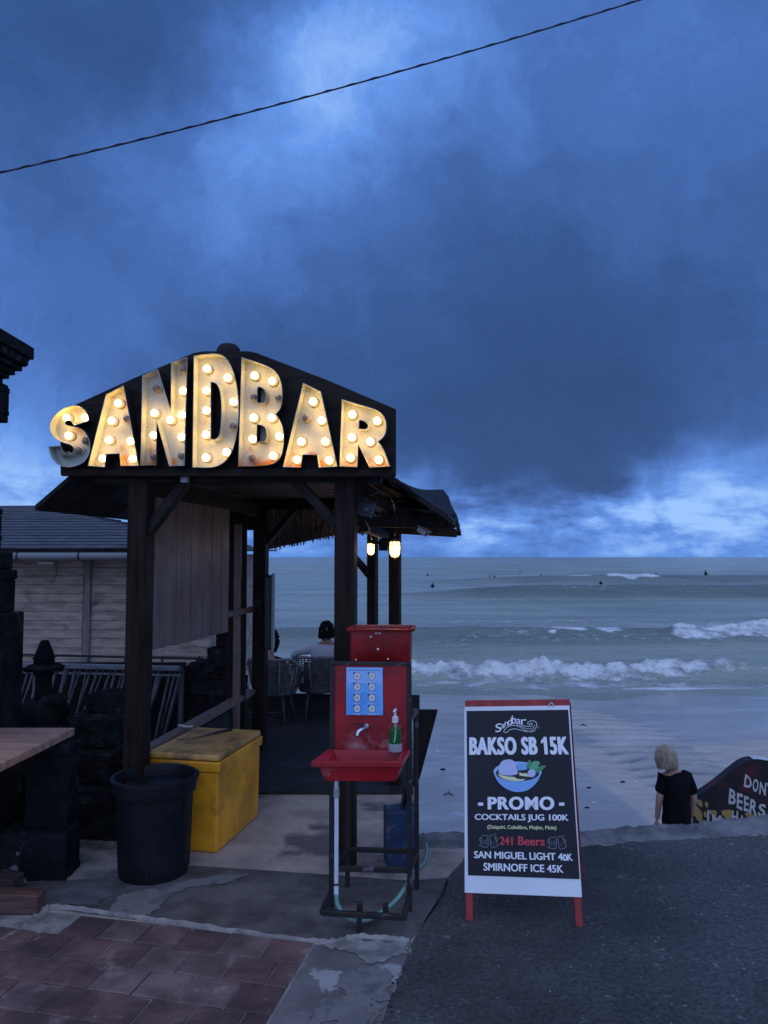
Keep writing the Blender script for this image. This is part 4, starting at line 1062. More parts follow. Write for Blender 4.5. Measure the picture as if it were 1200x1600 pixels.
mb = MB(); rings(mb, [ring(.158, .105, 0), ring(.165, .112, .01), ring(.176, .122, zr_ - .012), ring(.170, .116, zr_ - .012), ring(.155, .100, .02)])
mb.add(ring(.158, .105, 0), [tuple(range(20))]); mb.add(ring(.155, .10, .02), [tuple(range(20))])
body = mb.build('body', red_plastic, ba, sharp=40)
mb = MB(); rings(mb, [ring(.177, .123, zr_ - .016), ring(.194, .138, zr_ - .013), ring(.197, .141, zr_ - .002), ring(.195, .139, zr_), ring(.172, .118, zr_), ring(.170, .116, zr_ - .012)]); mb.build('rim', red_plastic, ba, sharp=40)
mb = MB(); mb.flat(ring(.166, .112, zr_ - .05)); mb.build('water', plain('tank_water', (.05, .012, .014), .08), ba)
fp = bc - uy * .1215
for (px, py, r_) in ((587.5, 989.5, .0072), (593, 989.5, .0072), (579.5, 995, .0072), (590.5, 1014.5, .008), (606, 1030, .006), (556, 1031, .006)):
    c = hit(px, py, fp - uy * (.000), -uy); mb = MB(); mb.lathe([(0, .004), (r_ * .6, .0035), (r_, -.004)], c, 10, (ux, UZ, -uy)); mb.build('rivet', white_plastic, ba)
# blue block on the ground behind
bk = G(622, 1358); 
t = thing('painted_block', bk, 'worn blue painted concrete block on the floor behind the sink', 'block')
mb = MB(); mb.box(bk + V((.02, .09, .17)), .20, .17, .34, R(-8)); bl = mb.build('block', blue_paint, t, bevel=.012, seg=2)
mb = MB(); mb.beam(bk + V((.03, .06, .33)), bk + V((.05, .08, .47)), .018, .03); mb.beam(bk + V((.05, .08, .46)), bk + V((.07, .05, .33)), .014, .02); mb.build('handle', iron, t, bevel=.002)

# ------------------------------------------------------------------ A-board
K0, K1 = G(734.5, 1441), G(906, 1450)
vv = (K1 - K0); vv.z = 0; ah = vv.normalized(); ab_ = V((-ah.y, ah.x, 0))
TL, TR = P(727, 1099, 4.40), P(886, 1096, 4.34)
ao = thing('sandwich_board', (K0 + K1) / 2 + ab_ * .3, 'red wooden folding board with a black promo banner standing on the asphalt', 'sign board')
nB = (TR - TL).cross(K0 - TL).normalized()
if nB.y > 0: nB = -nB
PB = K0.lerp(TL, .5)
def ob(px, py, off=0): return hit(px, py, PB + nB * off, nB)
upB = (TL - K0).normalized()
def stick(p0, p1, w, h, name):
    mb = MB(); mb.beam(p0, p1, w, h, up=nB); return mb.build(name, red_wood, ao, bevel=.003)
l0, l1 = ob(733.5, 1441, -.018), ob(733, 1100, -.018); m0, m1 = ob(905, 1450, -.018), ob(884, 1098, -.018)
for a in (l0, m0): a.z = .0
stick(l0, l1, .036, .024, 'leg'); stick(m0, m1, .036, .024, 'leg')
stick(ob(727, 1101, -.014), ob(890, 1099, -.014), .045, .03, 'top_bar')
stick(ob(732, 1380, -.018), ob(900, 1385, -.018), .04, .02, 'cross_bar')
bk0, bk1 = l1 + V((.035, .05, 0)), m1 + V((.02, .05, -.01))
e0, e1 = V((l0.x + .15, l0.y + .60, .0)), V((m0.x + .155, m0.y + .60, .0))
stick(e0, bk0, .036, .024, 'rear_leg'); stick(e1, bk1, .036, .024, 'rear_leg')
stick(e0.lerp(bk0, .25), e1.lerp(bk1, .25), .04, .02, 'cross_bar')
mb = MB(); a0_, a1_, b0_, b1_ = e0.lerp(bk0, .08), e1.lerp(bk1, .08), bk0, bk1
off_ = (a1_ - a0_).cross(b0_ - a0_).normalized() * .016
if off_.y < 0: off_ = -off_
nx = 6; mb.loft([[a0_.lerp(a1_, k / nx) + off_ for k in range(nx + 1)], [b0_.lerp(b1_, k / nx) + off_ for k in range(nx + 1)]], off_ * .15); mb.build('rear_banner', white_vinyl, ao)
mb = MB(); mb.tube(smooth_path([ob(857, 1104, .006), ob(860, 1099, .012), ob(863, 1099, .012), ob(865, 1104, .006)]), .003, 6); mb.build('wire_loop', white_plastic, ao)
S4, X4, Y4 = 4.2125, 700, 1080
def obc(x, y, off): return ob(X4 + x / S4, Y4 + y / S4, off)
# vinyl, softly wavy
NU, NV = 16, 28
cTL, cTR, cBR, cBL = (108, 103), (799, 94), (882, 1356), (110, 1326)
rows = []
for j in range(NV + 1):
    v = j / NV; r_ = []
    for i in range(NU + 1):
        u_ = i / NU
        x = (cTL[0] + (cTR[0] - cTL[0]) * u_) * (1 - v) + (cBL[0] + (cBR[0] - cBL[0]) * u_) * v
        y = (cTL[1] + (cTR[1] - cTL[1]) * u_) * (1 - v) + (cBL[1] + (cBR[1] - cBL[1]) * u_) * v
        r_.append(obc(x, y, .0022 + .0016 * math.sin(u_ * 5 + v * 7) * (1 if v > .85 else .3)))
    rows.append(r_)
mb = MB(); mb.loft(rows, nB * -.0016, True); bn = mb.build('banner', white_vinyl, ao, sharp=50)
mb = MB(); mb.prism([obc(*p, .0048) for p in ((122, 130), (791, 122), (867, 1237), (132, 1212))], nB * -.001); mb.build('black_field', navy_vinyl, bn)
LET = {print_white: MB(), print_grey: MB()}
def put(s, m, q, bold=0.0, spacing=1.0, off=.0062, fat=0.0, mbx=None):
    own = mbx is None; mbx = mbx or MB()
    for k in range(7 if fat else 1):
        dx, dy = ((0, 0), (-1, 0), (1, 0), (-.55, -.4), (.55, .4), (.55, -.4), (-.55, .4))[k]; qq = [(x + dx * fat, y + dy * fat) for x, y in q]
        _put(s, mbx, qq, bold, spacing, off + k * .00022)
    if own: mbx.build('lettering', m, bn, fixn=False)
def _put(s, mbx, q, bold, spacing, off):
    pts = [obc(*p, off) for p in q]
    vs, fs = text_mesh(s, bold, spacing)
    mbx.add([(pts[3].lerp(pts[2], a)).lerp(pts[0].lerp(pts[1], a), b_) for a, b_ in vs], fs)
put('BAKSO SB 15K', print_white, [(145, 305), (780, 300), (792, 415), (145, 418)], .012, 1.10, fat=5.5)
mb = MB(); mb.flat([obc(*p, .0080) for p in ((612, 345), (612, 325), (634, 301), (642, 301), (642, 330))]); mb.build('lettering', print_white, bn, fixn=False)
put('PROMO', print_white, [(265, 697), (694, 695), (696, 781), (266, 777)], .010, 1.10, fat=5.0)
for x0_, x1_ in ((198, 231), (731, 766)):
    mb = MB(); mb.flat([obc(*p, .0062) for p in ((x0_, 733), (x1_, 733), (x1_, 753), (x0_, 753))]); mb.build('dash', print_white, bn, fixn=False)
put('COCKTAILS JUG 100K', print_white, [(177, 808), (790, 812), (793, 865), (178, 858)], .0, 1.0, fat=2.0)
put('(Daiquiri, Cubalibra, Mojito, Mule)', print_yellow, [(260, 880), (712, 886), (713, 918), (260, 912)], .0, fat=.9)
put('241', print_red, [(343, 957), (424, 959), (424, 1012), (343, 1010)], .0, 1.02, fat=2.4)
put('Beers', print_red, [(463, 955), (633, 962), (635, 1017), (463, 1013)], .0, 1.02, fat=2.4)
put('SAN MIGUEL LIGHT 4', print_white, [(173, 1052), (752, 1067), (756, 1114), (173, 1098)], .0, fat=2.0)
put('o', print_white, [(757, 1076), (783, 1077), (784, 1116), (758, 1115)], .0, fat=2.6)
mb = MB(); mb.flat([obc(*p, .0084) for p in ((757, 1072), (772, 1073), (771, 1080), (757, 1080))]); mb.build('lettering', print_white, bn, fixn=False)
put('K', print_white, [(786, 1070), (815, 1071), (821, 1116), (787, 1115)], .0, fat=2.0)
put('SMIRNOFF ICE 45K', print_white, [(235, 1130), (755, 1146), (759, 1195), (235, 1180)], .0, fat=2.0)
# the script name with its wave
S5 = lambda x, y: (60 + x / 12.0 , 0)
def q12(x, y): return ((760 + x / 12.0 - X4) * S4, (1100 + y / 12.0 - Y4) * S4)
word = 'Sandbar'; xs_ = [(170, 285, 365, 525), (275, 345, 375, 455), (340, 415, 335, 425), (405, 480, 255, 395), (478, 560, 215, 370), (560, 650, 280, 375), (650, 755, 285, 385)]
tilt = [(25, -25), (18, -18), (14, -16), (8, -10), (4, -4), (0, 0), (0, 0)]
for ch, (xa, xb, ya, yb), (ta_, tb_) in zip(word, xs_, tilt):
    put(ch, print_white, [q12(xa, ya + ta_ * .5), q12(xb - 4, ya + tb_ * .5), q12(xb - 4, yb + tb_ * .5), q12(xa, yb + ta_ * .5)], .004, mbx=LET[print_white])
def stroke(m, pts, w, off=.0062, sub=5, conv=None):
    pp = [V((*((conv or q12)(*p)), 0)) for p in pts]; pp = smooth_path(pp, sub) if sub > 1 else pp
    L0, L1 = [], []
    for i, p in enumerate(pp):
        d = (pp[min(i + 1, len(pp) - 1)] - pp[max(i - 1, 0)]).normalized(); n2 = V((-d.y, d.x, 0)) * w * S4 / 2
        a, c2_ = p + n2, p - n2; L0.append(obc(a.x, a.y, off)); L1.append(obc(c2_.x, c2_.y, off))
    LET[m].loft([L0, L1])
stroke(print_white, [(345, 530), (325, 515), (370, 450), (470, 405), (580, 400), (690, 405), (790, 425), (850, 400), (860, 370), (820, 360), (795, 385), (810, 400)], .75)
stroke(print_white, [(345, 535), (385, 535), (430, 490), (520, 465), (640, 490), (760, 515), (860, 500), (930, 440), (945, 380), (910, 325), (840, 315), (780, 340), (765, 380)], .75)
stroke(print_white, [(560, 405), (640, 440), (720, 490), (770, 505)], .6); stroke(print_white, [(640, 410), (730, 455), (810, 470), (880, 440), (910, 390)], .6)
stroke(print_white, [(825, 540), (870, 520), (925, 490)], .4); stroke(print_white, [(955, 460), (985, 420)], .4)
# beer mugs
cc2 = lambda x, y: ((850 + x / 16.0 - X4) * S4, (1290 + y / 16.0 - Y4) * S4)
LET[print_white].build('logo', print_white, bn, fixn=False)
for dx in (0, -106.5 * 16):
    LET[print_grey] = MB()
    c3 = lambda x, y: cc2(x + dx, y - (40 if dx else 0))
    for pts in ([(135, 330), (140, 550), (210, 570), (300, 565), (300, 330)], [(140, 330), (160, 290), (215, 295), (260, 275), (300, 325)], [(135, 350), (100, 350), (105, 420), (135, 450)],
                [(345, 330), (390, 575), (480, 570), (550, 525), (470, 330)], [(335, 330), (350, 280), (410, 275), (460, 280), (480, 330)], [(485, 340), (530, 350), (540, 400), (500, 440)]):
        stroke(print_grey, pts, .65, sub=4, conv=c3)
    for x in (185, 230, 265): stroke(print_grey, [(x, 390), (x, 505)], .4, sub=1, conv=c3)
    for x, y in ((395, 420), (435, 470)): stroke(print_grey, [(x, y), (x + 15, y + 60)], .4, sub=1, conv=c3)
    for x, y in ((500, 245), (95, 545)): stroke(print_grey, [(x - 12, y), (x + 12, y)], 1.3, sub=1, conv=c3)
    LET[print_grey].build('mug_drawing', print_grey, bn, fixn=False)
# the drawn bowl
cb = lambda x, y: ((730 + x / 7.0588 - X4) * S4, (1160 + y / 7.0588 - Y4) * S4)
def blob(mb, pts, off, sm=2): mb.flat([obc(*cb(p.x, p.y), off) for p in chaikin([V((*p, 0)) for p in pts], sm, 75)])
ell = lambda cx, cy, a, c_, n=26, t0=0, t1=6.283: [(cx + a * math.cos(t0 + (t1 - t0) * k / n), cy + c_ * math.sin(t0 + (t1 - t0) * k / n)) for k in range(n)]
mb = MB(); blob(mb, [(290, 310), (310, 390), (355, 455), (430, 515), (520, 548), (620, 545), (700, 510), (760, 450), (800, 390), (822, 310)], .0060); bw = mb.build('bowl_drawing', print_blue, bn, fixn=False)
mb = MB(); blob(mb, ell(556, 325, 266, 113), .0068, 0); mb.build('bowl_rim', print_pale, bw, fixn=False)
mb = MB(); blob(mb, ell(556, 340, 240, 90), .0076, 0); mb.build('broth', print_black, bw, fixn=False)
mb = MB(); blob(mb, [(550, 230), (660, 230), (655, 300), (560, 310)], .0080); mb.build('bowl_inside', print_blue, bw, fixn=False)
mb = MB(); blob(mb, [(335, 345), (420, 375), (530, 380), (545, 405), (640, 405), (630, 420), (540, 430), (440, 415), (370, 390)], .0084); blob(mb, [(575, 330), (615, 345), (650, 335), (690, 380), (640, 375), (575, 365)], .0084); mb.build('noodles', print_yellow, bw, fixn=False)
mb = MB(); blob(mb, [(345, 330), (350, 260), (380, 205), (430, 190), (480, 185), (530, 215), (550, 270), (560, 345), (500, 365), (420, 365), (360, 350)], .0088); blob(mb, ell(710, 340, 44, 44, 18), .0100, 0); mb.build('dumpling', print_lilac, bw, fixn=False)
mb = MB(); blob(mb, [(660, 290), (662, 210), (690, 190), (706, 205), (700, 290)], .0092); blob(mb, [(740, 320), (800, 255), (870, 255), (850, 290), (760, 345)], .0092); lg = mb.build('leaf', print_green, bw, fixn=False)
mb = MB(); blob(mb, [(690, 300), (710, 215), (770, 200), (806, 225), (780, 260), (745, 320)], .0096); mb.build('leaf', print_lgreen, bw, fixn=False)
# ------------------------------------------------------------------ cool box, bin, table, planks
c0, c1 = G(296, 1333), G(337, 1335); cf = c1 + V((.012, 0, 0)); cdir = (G(402, 1275) - G(337, 1334)).normalized(); crt = V((cdir.y, -cdir.x, 0))
CW, CL, CH = .51, (G(402, 1275) - G(337, 1334)).length + .02, .625
cor = cf - crt * CW
cm = cor + crt * CW / 2 + cdir * CL / 2
cb_ = thing('cool_box', cm, 'stained yellow plastic cool box with a paper scrap and knife on its lid', 'cooler')
def tbox(z0, z1, g0, g1):
    mb = MB(); q = []
    for z, g in ((z0, g0), (z1, g1)):
        q += [cor - crt * g - cdir * g + UZ * z, cor + crt * (CW + g) - cdir * g + UZ * z, cor + crt * (CW + g) + cdir * (CL + g) + UZ * z, cor - crt * g + cdir * (CL + g) + UZ * z]
    return mb.add(q, [(0, 1, 2, 3), (4, 5, 6, 7)] + [(i, (i + 1) % 4, 4 + (i + 1) % 4, 4 + i) for i in range(4)])
tbox(.0, .515, -.008, -.002).build('body', yellow_plastic, cb_, bevel=.018, seg=3)
tbox(.512, .578, .010, .012).build('rim', yellow_plastic, cb_, bevel=.008, seg=2)
tbox(.5815, .622, .004, .0).build('lid', yellow_lid, cb_, bevel=.014, seg=3)
zl = .6235
kp = G(290, 1136, zl)
mb = MB(); mb.loft([[kp + V((-.05, .03, .012)), kp + V((0, .03, .002)), kp + V((.05, .02, .004))], [kp + V((-.06, -.01, .014)), kp + V((0, -.015, .001)), kp + V((.055, -.02, .004))]], (0, 0, .002)); tag(mb.build('paper_scrap', paper, origin=kp), 'curled scrap of pale paper on the yellow lid', 'paper')
k0, k1, k2 = G(300, 1154, zl + .008), G(335, 1145, zl + .008), G(362, 1139, zl + .01)
kn = thing('kitchen_knife', k1, 'dark kitchen knife lying across the yellow lid', 'knife')
mb = MB(); d_ = (k1 - k0).normalized(); s_ = d_.cross(UZ); mb.prism([k0, k0.lerp(k1, .35) + s_ * .014, k1 + s_ * .017, k1 - s_ * .012], (0, 0, .003)); mb.build('blade', knife_steel, kn)
mb = MB(); mb.beam(k1 - UZ * .002, k2 - UZ * .002, .026, .015); mb.build('handle', iron, kn, bevel=.004)
b0 = G(240, 1385); b0.y += .20; b0.x = P(241, 1300, b0.y).x
bi = thing('rubbish_bin', b0, 'round black plastic rubbish bin without lid in front of the cool box', 'bin')
bh = .575
mb = MB()
prof = [(0, .0), (.196, 0), (.204, .012), (.211, .10), (.224, bh - .09), (.226, bh - .06), (.214, bh - .06), (.205, .12), (.19, .02), (0, .02)]
mb.lathe(prof, b0, 44); bbody = mb.build('body', bin_plastic, bi, sharp=35)
mb = MB(); mb.lathe([(.2255, bh - .085), (.246, bh - .085), (.250, bh - .045), (.2495, bh - .018), (.262, bh - .014), (.262, bh + .002), (.250, bh + .008), (.236, bh + .006), (.232, bh - .012), (.226, bh - .06)], b0, 44); mb.build('rim', bin_plastic, bi, sharp=35)
mb = MB()
for k in range(12):
    a = k * math.pi / 6 + .1; d_ = V((math.cos(a), math.sin(a), 0)); mb.beam(b0 + d_ * .2095 + UZ * .04, b0 + d_ * .2245 + UZ * (bh - .10), .014, .005, up=d_)
mb.build('ribs', bin_plastic, bi)
mb = MB(); mb.lathe([(0, bh - .055), (.06, bh - .04), (.10, bh - .06), (.16, bh - .045), (.2, bh - .06), (.2145, bh - .075)], b0, 24)
mb.build('rubbish_sack', bin_plastic, bi)
# table
te = P(117, 1137, 4.94); tz = te.z
tq = [te, V((te.x - .075, 3.75, tz)), V((-4.0, 3.75, tz)), V((-4.0, 4.94, tz))]
ta_ = thing('wooden_table', V((-2.9, 4.4, 0)), 'worn thick wooden table top with pale edge beside the stone pillar', 'table')
mb = MB(); mb.prism(tq, (0, 0, -.048)); mb.build('top', table_wood, ta_, bevel=.006, seg=2)
mb = MB(); mb.box(V((-2.07, 4.74, .14)), .40, .22, .28); mb.box(V((-2.03, 4.80, .50)), .26, .16, .44); mb.box(V((-2.06, 4.79, .74)), .34, .2, .05); stb = mb.build('stone_base', mat('peeling_leg_paint', (.016, .017, .019), (.008, .008, .010), .85, 5, spec=.08, stain=(.20, .20, .20), sscale=4.5, slo=.60, shi=.66, zbias=(.02, .2, .07)), ta_)
mb = MB(); mb.box(V((-3.7, 4.72, .37)), .14, .10, .74); mb.build('leg', dark_wood, ta_, bevel=.006)
mb = MB(); mb.box(V((-2.85, 4.76, .66)), 1.7, .05, .12); mb.build('apron', dark_wood, ta_, bevel=.004)
pk = G(62, 1433)
t = thing('timber_offcut', pk, 'red brown wooden beam with worn edge lying on the pavement', 'plank')
mb = MB(); mb.beam(pk + V((-.012, .05, .058)), pk + V((-.9, .06, .075)), .10, .105); mb.build('beam', mat('red_brown_wood', (.13, .055, .04), (.06, .03, .025), .7, 4, (1, 8, 8), .3, stain=(.26, .20, .16), sscale=6, slo=.66, shi=.74), t, bevel=.007)
p2 = G(24, 1398, 0)
mb = MB(); mb.beam(p2 + V((0, .03, .06)), p2 + V((-.8, .12, .10)), .12, .06); tag(mb.build('dark_plank', mat('dark_plank_wood', (.07, .045, .035), (.03, .02, .018), .7, 4, (1, 8, 8), .3), origin=p2, bevel=.005), 'dark short plank lying behind the red brown beam', 'plank')

# ------------------------------------------------------------------ carved stone pillar and shrines
def sq(mb, c, a, z0, z1, yaw=R(8), a1=None):
    q = []
    for z, h in ((z0, a), (z1, a1 or a)):
        for i, j in ((-1, -1), (1, -1), (1, 1), (-1, 1)):
            x, y = i * h, j * h; q.append(V((c.x + x * math.cos(yaw) + y * math.sin(yaw), c.y - x * math.sin(yaw) + y * math.cos(yaw), z)))
    return mb.add(q, [(0, 1, 2, 3), (4, 5, 6, 7)] + [(i, (i + 1) % 4, 4 + (i + 1) % 4, 4 + i) for i in range(4)])
GD_ = 5.55; YW = 0.0
gc = V((-3.25, GD_ - .62, 0))
gp = thing('stone_gate_pillar', gc, 'tall dark carved stone gate pillar with stepped cornice at the picture edge', 'pillar')
zc = lambda y: P(20, y, GD_).z
def gpx(px, D=None): t_ = (px - 600) / F_PX; return (t_ * gc.y - gc.x) / (1 - t_)     # half width whose far corner shows at px
def gsq(mb, px, y0, y1): sq(mb, gc, gpx(px), zc(y0), zc(y1), YW)
mb = MB(); sq(mb, gc, gpx(46), 0, .5, YW); gsq(mb, 42, 1175, 955); mb.build('base', stone, gp, bevel=.012)
mb = MB(); gsq(mb, 27, 955, 905); gsq(mb, 30, 905, 890); gsq(mb, 22, 890, 862); gsq(mb, 3, 862, 846); gsq(mb, 4.5, 846, 836); gsq(mb, 3.2, 836, 806); gsq(mb, 4.5, 806, 796); gsq(mb, -6, 796, 664); mb.build('shaft', stone, gp, bevel=.010)
mb = MB(); gsq(mb, 8, 664, 653); gsq(mb, 9.5, 653, 645); gsq(mb, 8.6, 645, 620); gsq(mb, 9.5, 620, 610); gsq(mb, 7, 610, 606); gsq(mb, -2, 606, 595); mb.build('capital', stone, gp, bevel=.006)
mb = MB()
for px, y0, y1 in ((8, 596, 589), (17, 589, 581), (28, 581, 573), (35, 573, 564), (39, 564, 560), (46, 560, 541)): gsq(mb, px, y0, y1)
co_ = mb.build('cornice', stone, gp, bevel=.005)
mb = MB()
for k in range(12):
    mb.box(V((gc.x + gpx(37.5), gc.y - .6 + k * .105, (zc(573) + zc(564)) / 2)), .05, .055, .05, YW)
mb.build('dentil', stone, co_)
mb = MB(); mb.lathe([(.45, zc(541)), (.40, zc(525)), (.32, zc(515)), (.39, zc(506)), (.47, zc(497)), (.53, zc(485)), (.51, zc(478)), (.53, zc(472)), (.34, zc(460)), (.1, zc(430)), (0, zc(420))], V((gc.x + .0, gc.y + .3, 0)), 24); mb.build('finial', stone, gp)
def shrine(c, ztop, s, label):
    t = thing('stone_shrine', V((c.x, c.y, 0)), label, 'shrine')
    b_ = V((c.x, c.y, 0)); zz = lambda f: ztop - f * s
    mb = MB(); sq(mb, b_, .40 * s, 0, max(zz(1.30), .05)); sq(mb, b_, .50 * s, zz(1.30), zz(1.16)); sq(mb, b_, .36 * s, zz(1.16), zz(1.06)); mb.build('plinth', stone, t, bevel=.012)
    mb = MB(); mb.lathe([(.30 * s, zz(1.06)), (.33 * s, zz(.95)), (.30 * s, zz(.84)), (.2 * s, zz(.78)), (.0, zz(.78))], b_, 18); mb.lathe([(.16 * s, zz(.82)), (.19 * s, zz(.76)), (.12 * s, zz(.70)), (0, zz(.70))], b_ + V((.17 * s, -.08 * s, 0)), 12); mb.build('offering_bowl', stone, t)
    mb = MB(); sq(mb, b_, .08 * s, zz(.80), zz(.42)); sq(mb, b_, .10 * s, zz(.46), zz(.41)); mb.build('pedestal', stone, t, bevel=.006)
    mb = MB(); sq(mb, b_, .17 * s, zz(.41), zz(.37), a1=.20 * s); sq(mb, b_, .20 * s, zz(.37), zz(.31), a1=.14 * s); mb.build('roof', stone, t, bevel=.008)
    mb = MB(); sq(mb, b_, .10 * s, zz(.31), zz(.24)); sq(mb, b_, .115 * s, zz(.24), zz(.22)); sq(mb, b_, .10 * s, zz(.22), zz(.02), a1=.045 * s); sq(mb, b_, .045 * s, zz(.02), zz(0), a1=.035 * s); mb.build('finial', stone, t, bevel=.006)
s0 = P(70, 1000, 6.0); shrine(s0, s0.z, .58, 'small dark stone shrine with tapered finial behind the wooden table')
def rough_stone(o, k):
    s = o.modifiers.new('fine', 'SUBSURF'); s.subdivision_type = 'SIMPLE'; s.levels = s.render_levels = 5
    tx = bpy.data.textures.new('stone_chips', 'CLOUDS'); tx.noise_scale = .07; tx.noise_depth = 4
    m_ = o.modifiers.new('chips', 'DISPLACE'); m_.texture = tx; m_.strength = k; m_.mid_level = .62; m_.texture_coords = 'GLOBAL'
rough_stone(stb, .028)
def blockpile(name, label, cat, boxes):
    c = V((boxes[0][0], boxes[0][1], 0)); t = thing(name, c, label, cat)
    for (x, y, w, d_, z0, z1) in boxes:
        mb = MB(); mb.box(V((x, y, (z0 + z1) / 2)), w, d_, z1 - z0, R(8)); o_ = mb.build('block', stone, t); rough_stone(o_, .05)
pp = lambda px, D: (px - 600) / F_PX * D
blockpile('stone_steps', 'low dark stepped stone wall between the table and the booth post', 'stone wall', [(pp(150, 5.5), 5.6, .55, .6, 0, .32), (pp(148, 5.6), 5.72, .46, .5, .32, .52), (pp(150, 5.7), 5.86, .40, .4, .52, .72), (pp(165, 5.8), 6.05, .30, .3, .72, .86), (pp(95, 5.6), 5.9, .5, .5, 0, .64), (pp(185, 5.35), 5.38, .22, .22, 0, .20)])
blockpile('stone_lantern', 'stacked dark carved stone blocks under the hanging plank panel', 'stone lantern', [(-1.76, 7.8, .60, .4, 0, .35), (-1.75, 7.8, .5, .34, .35, .55), (-1.72, 7.8, .62, .4, .55, .70), (-1.68, 7.8, .46, .36, .70, .86), (-1.58, 7.8, .32, .28, .86, 1.0), (-1.56, 7.8, .2, .2, 1.0, 1.2), (-1.98, 7.78, .12, .16, .70, .80)])
# ------------------------------------------------------------------ slatted bamboo rack
rz = P(160, 1040, 7.6).z
rk = thing('bamboo_rack', V((-2.7, 7.6, 0)), 'weathered rack of leaning bamboo slats below the boarded house wall', 'rack')
xa, xb = -4.2, pp(287, 7.6)
rz2 = rz - .02
mb = MB(); mb.beam(V((xa, 7.6, rz + .02)), V((xb, 7.55, rz - .02)), .05, .045); mb.beam(V((xa, 7.62, rz - .055)), V((xb, 7.57, rz - .09)), .03, .02); mb.build('rail', mat('rack_rail_wood', (.19, .20, .22), (.11, .115, .13), .7, 6, (1, 8, 8)), rk, bevel=.004)
rg = random.Random(4); mb = MB()
for k in range(40):
    x = xa + (xb - xa) * k / 39 + rg.uniform(-.02, .02)
    mb.tube([V((x, 7.58, rz - .02)), V((x - .20 + rg.uniform(-.07, .05), 7.55 + rg.uniform(-.05, .03), .0))], rg.uniform(.008, .019), 6)
mb.build('slats', bamboo, rk)
mb = MB()
for x in (xb, -3.4): mb.beam(V((x, 7.6, 0)), V((x, 7.6, rz - .045)), .05, .05)
mb.build('post', bamboo, rk, bevel=.004)
mb = MB(); mb.box(V((-3.1, 7.85, .42)), 2.2, .03, .84); mb.build('backing', dark_wood, rk)
# iron railing behind the rack
ir = thing('iron_railing', V((-2.9, 8.4, 0)), 'thin dark iron railing running in front of the boarded house', 'railing')
mb = MB(); z1 = P(160, 1025, 8.4).z; z2 = P(160, 1037, 8.4).z
mb.beam(V((-4.6, 8.4, z1 + .03)), V((-1.95, 8.4, z1 - .03)), .02, .022); mb.beam(V((-4.6, 8.4, z2 + .02)), V((-1.95, 8.4, z2 - .03)), .02, .02); mb.build('rail', iron, ir)
for k in range(7):
    mb = MB(); x = -4.4 + k * .40; mb.tube([V((x, 8.4, 0)), V((x, 8.4, z1 + .0))], .014, 6); mb.build('post', iron, ir)

# ------------------------------------------------------------------ boarded house next door
HY = 10.2
hs = thing('boarded_house', V((-5.2, 12, 0)), 'low house with grey weathered board walls and dark shingle roof', 'house')
wx0, wx1 = -9.5, pp(330, HY)
mb = MB(); zz = 0.0; k = 0
while zz < 1.98:
    h_ = .117 + random.uniform(-.006, .006); cuts = [wx0, -7.2, pp(133, HY) , wx1]
    for a, c in zip(cuts, cuts[1:]):
        mb.box(V(((a + c) / 2, HY + random.uniform(-.004, .004), zz + h_ / 2)), c - a - .006, .03, h_ - .004)
    zz += h_
wl = mb.build('wall', grey_boards, hs, bevel=.003)
mb = MB(); mb.box(V((pp(140, HY), HY - .03, .95)), .085, .05, 1.9); mb.build('batten', mat('batten_wood', (.17, .155, .145), (.10, .09, .085), .8, 5, (8, 8, 1)), wl, bevel=.003)
mb = MB(); mb.box(V((wx1 - .02, 12, .98)), .04, 3.6, 1.94); mb.box(V((wx0, 12, .98)), .04, 3.6, 1.94); mb.box(V(((wx0 + wx1) / 2, 13.8, .98)), wx1 - wx0, .04, 1.94); mb.build('side_wall', grey_boards, hs)
ez = P(100, 858, 9.75).z
e0, e1, rd0, rd1 = V((-10.2, 9.75, ez)), V((wx1 + .3, 9.75, ez)), V((-7.5, 12, P(50, 791, 12).z)), V((P(58, 790, 12).x, 12, P(58, 790, 12).z))
rp = MB(); nrow = 16
rd0 = V((-7.4, 12, rd1.z - .02)); hipL = V((P(18, 801, 11.5).x, 11.5, P(18, 801, 11.5).z))
e3, e2 = V((-10.2, 14.3, ez)), V((wx1 + .3, 14.3, ez))
for (A, B, C_, D_) in ((e0, e1, rd1, rd0), (e1, e2, rd1, rd1 + V((0, .01, 0))), (e2, e3, rd0, rd1), (e3, e0, rd0, rd0 + V((0, .01, 0)))):
    nrm_ = (B - A).cross(D_ - A).normalized()
    if nrm_.z < 0: nrm_ = -nrm_
    for k in range(nrow):
        f0, f1 = k / nrow, min((k + 1.15) / nrow, 1)
        a0_, a1_, a2_, a3_ = A.lerp(D_, f0), B.lerp(C_, f0), B.lerp(C_, f1), A.lerp(D_, f1)
        j = random.uniform(0, .006)
        rp.loft([[a0_ + nrm_ * (.022 + j), a1_ + nrm_ * (.022 + j)], [a3_ + nrm_ * .004, a2_ + nrm_ * .004]], -nrm_ * .018)
rf_ = rp.build('roof', roof_grey, hs, fixn=False)
mb = MB(); mb.box(V(((e0.x + e1.x) / 2, 9.80, ez - .045)), e1.x - e0.x, .03, .09); mb.box(V(((e0.x + e1.x) / 2, 10.0, ez - .10)), e1.x - e0.x, .4, .012); mb.build('fascia', dark_wood, hs)
mb = MB(); gz = P(100, 869, 9.68).z; gy = 9.70
mb.tube([V((e0.x, gy, gz)), V((pp(202, gy), gy, gz))], .046, 14); gt = mb.build('gutter', gutter_mat, hs, sharp=60)
for px in (28, 124):
    mb = MB(); q = P(px, 869, gy); mb.tube([V((q.x - .012, gy, gz)), V((q.x + .012, gy, gz))], .050, 14); mb.build('gutter_strap', iron, gt, sharp=60)
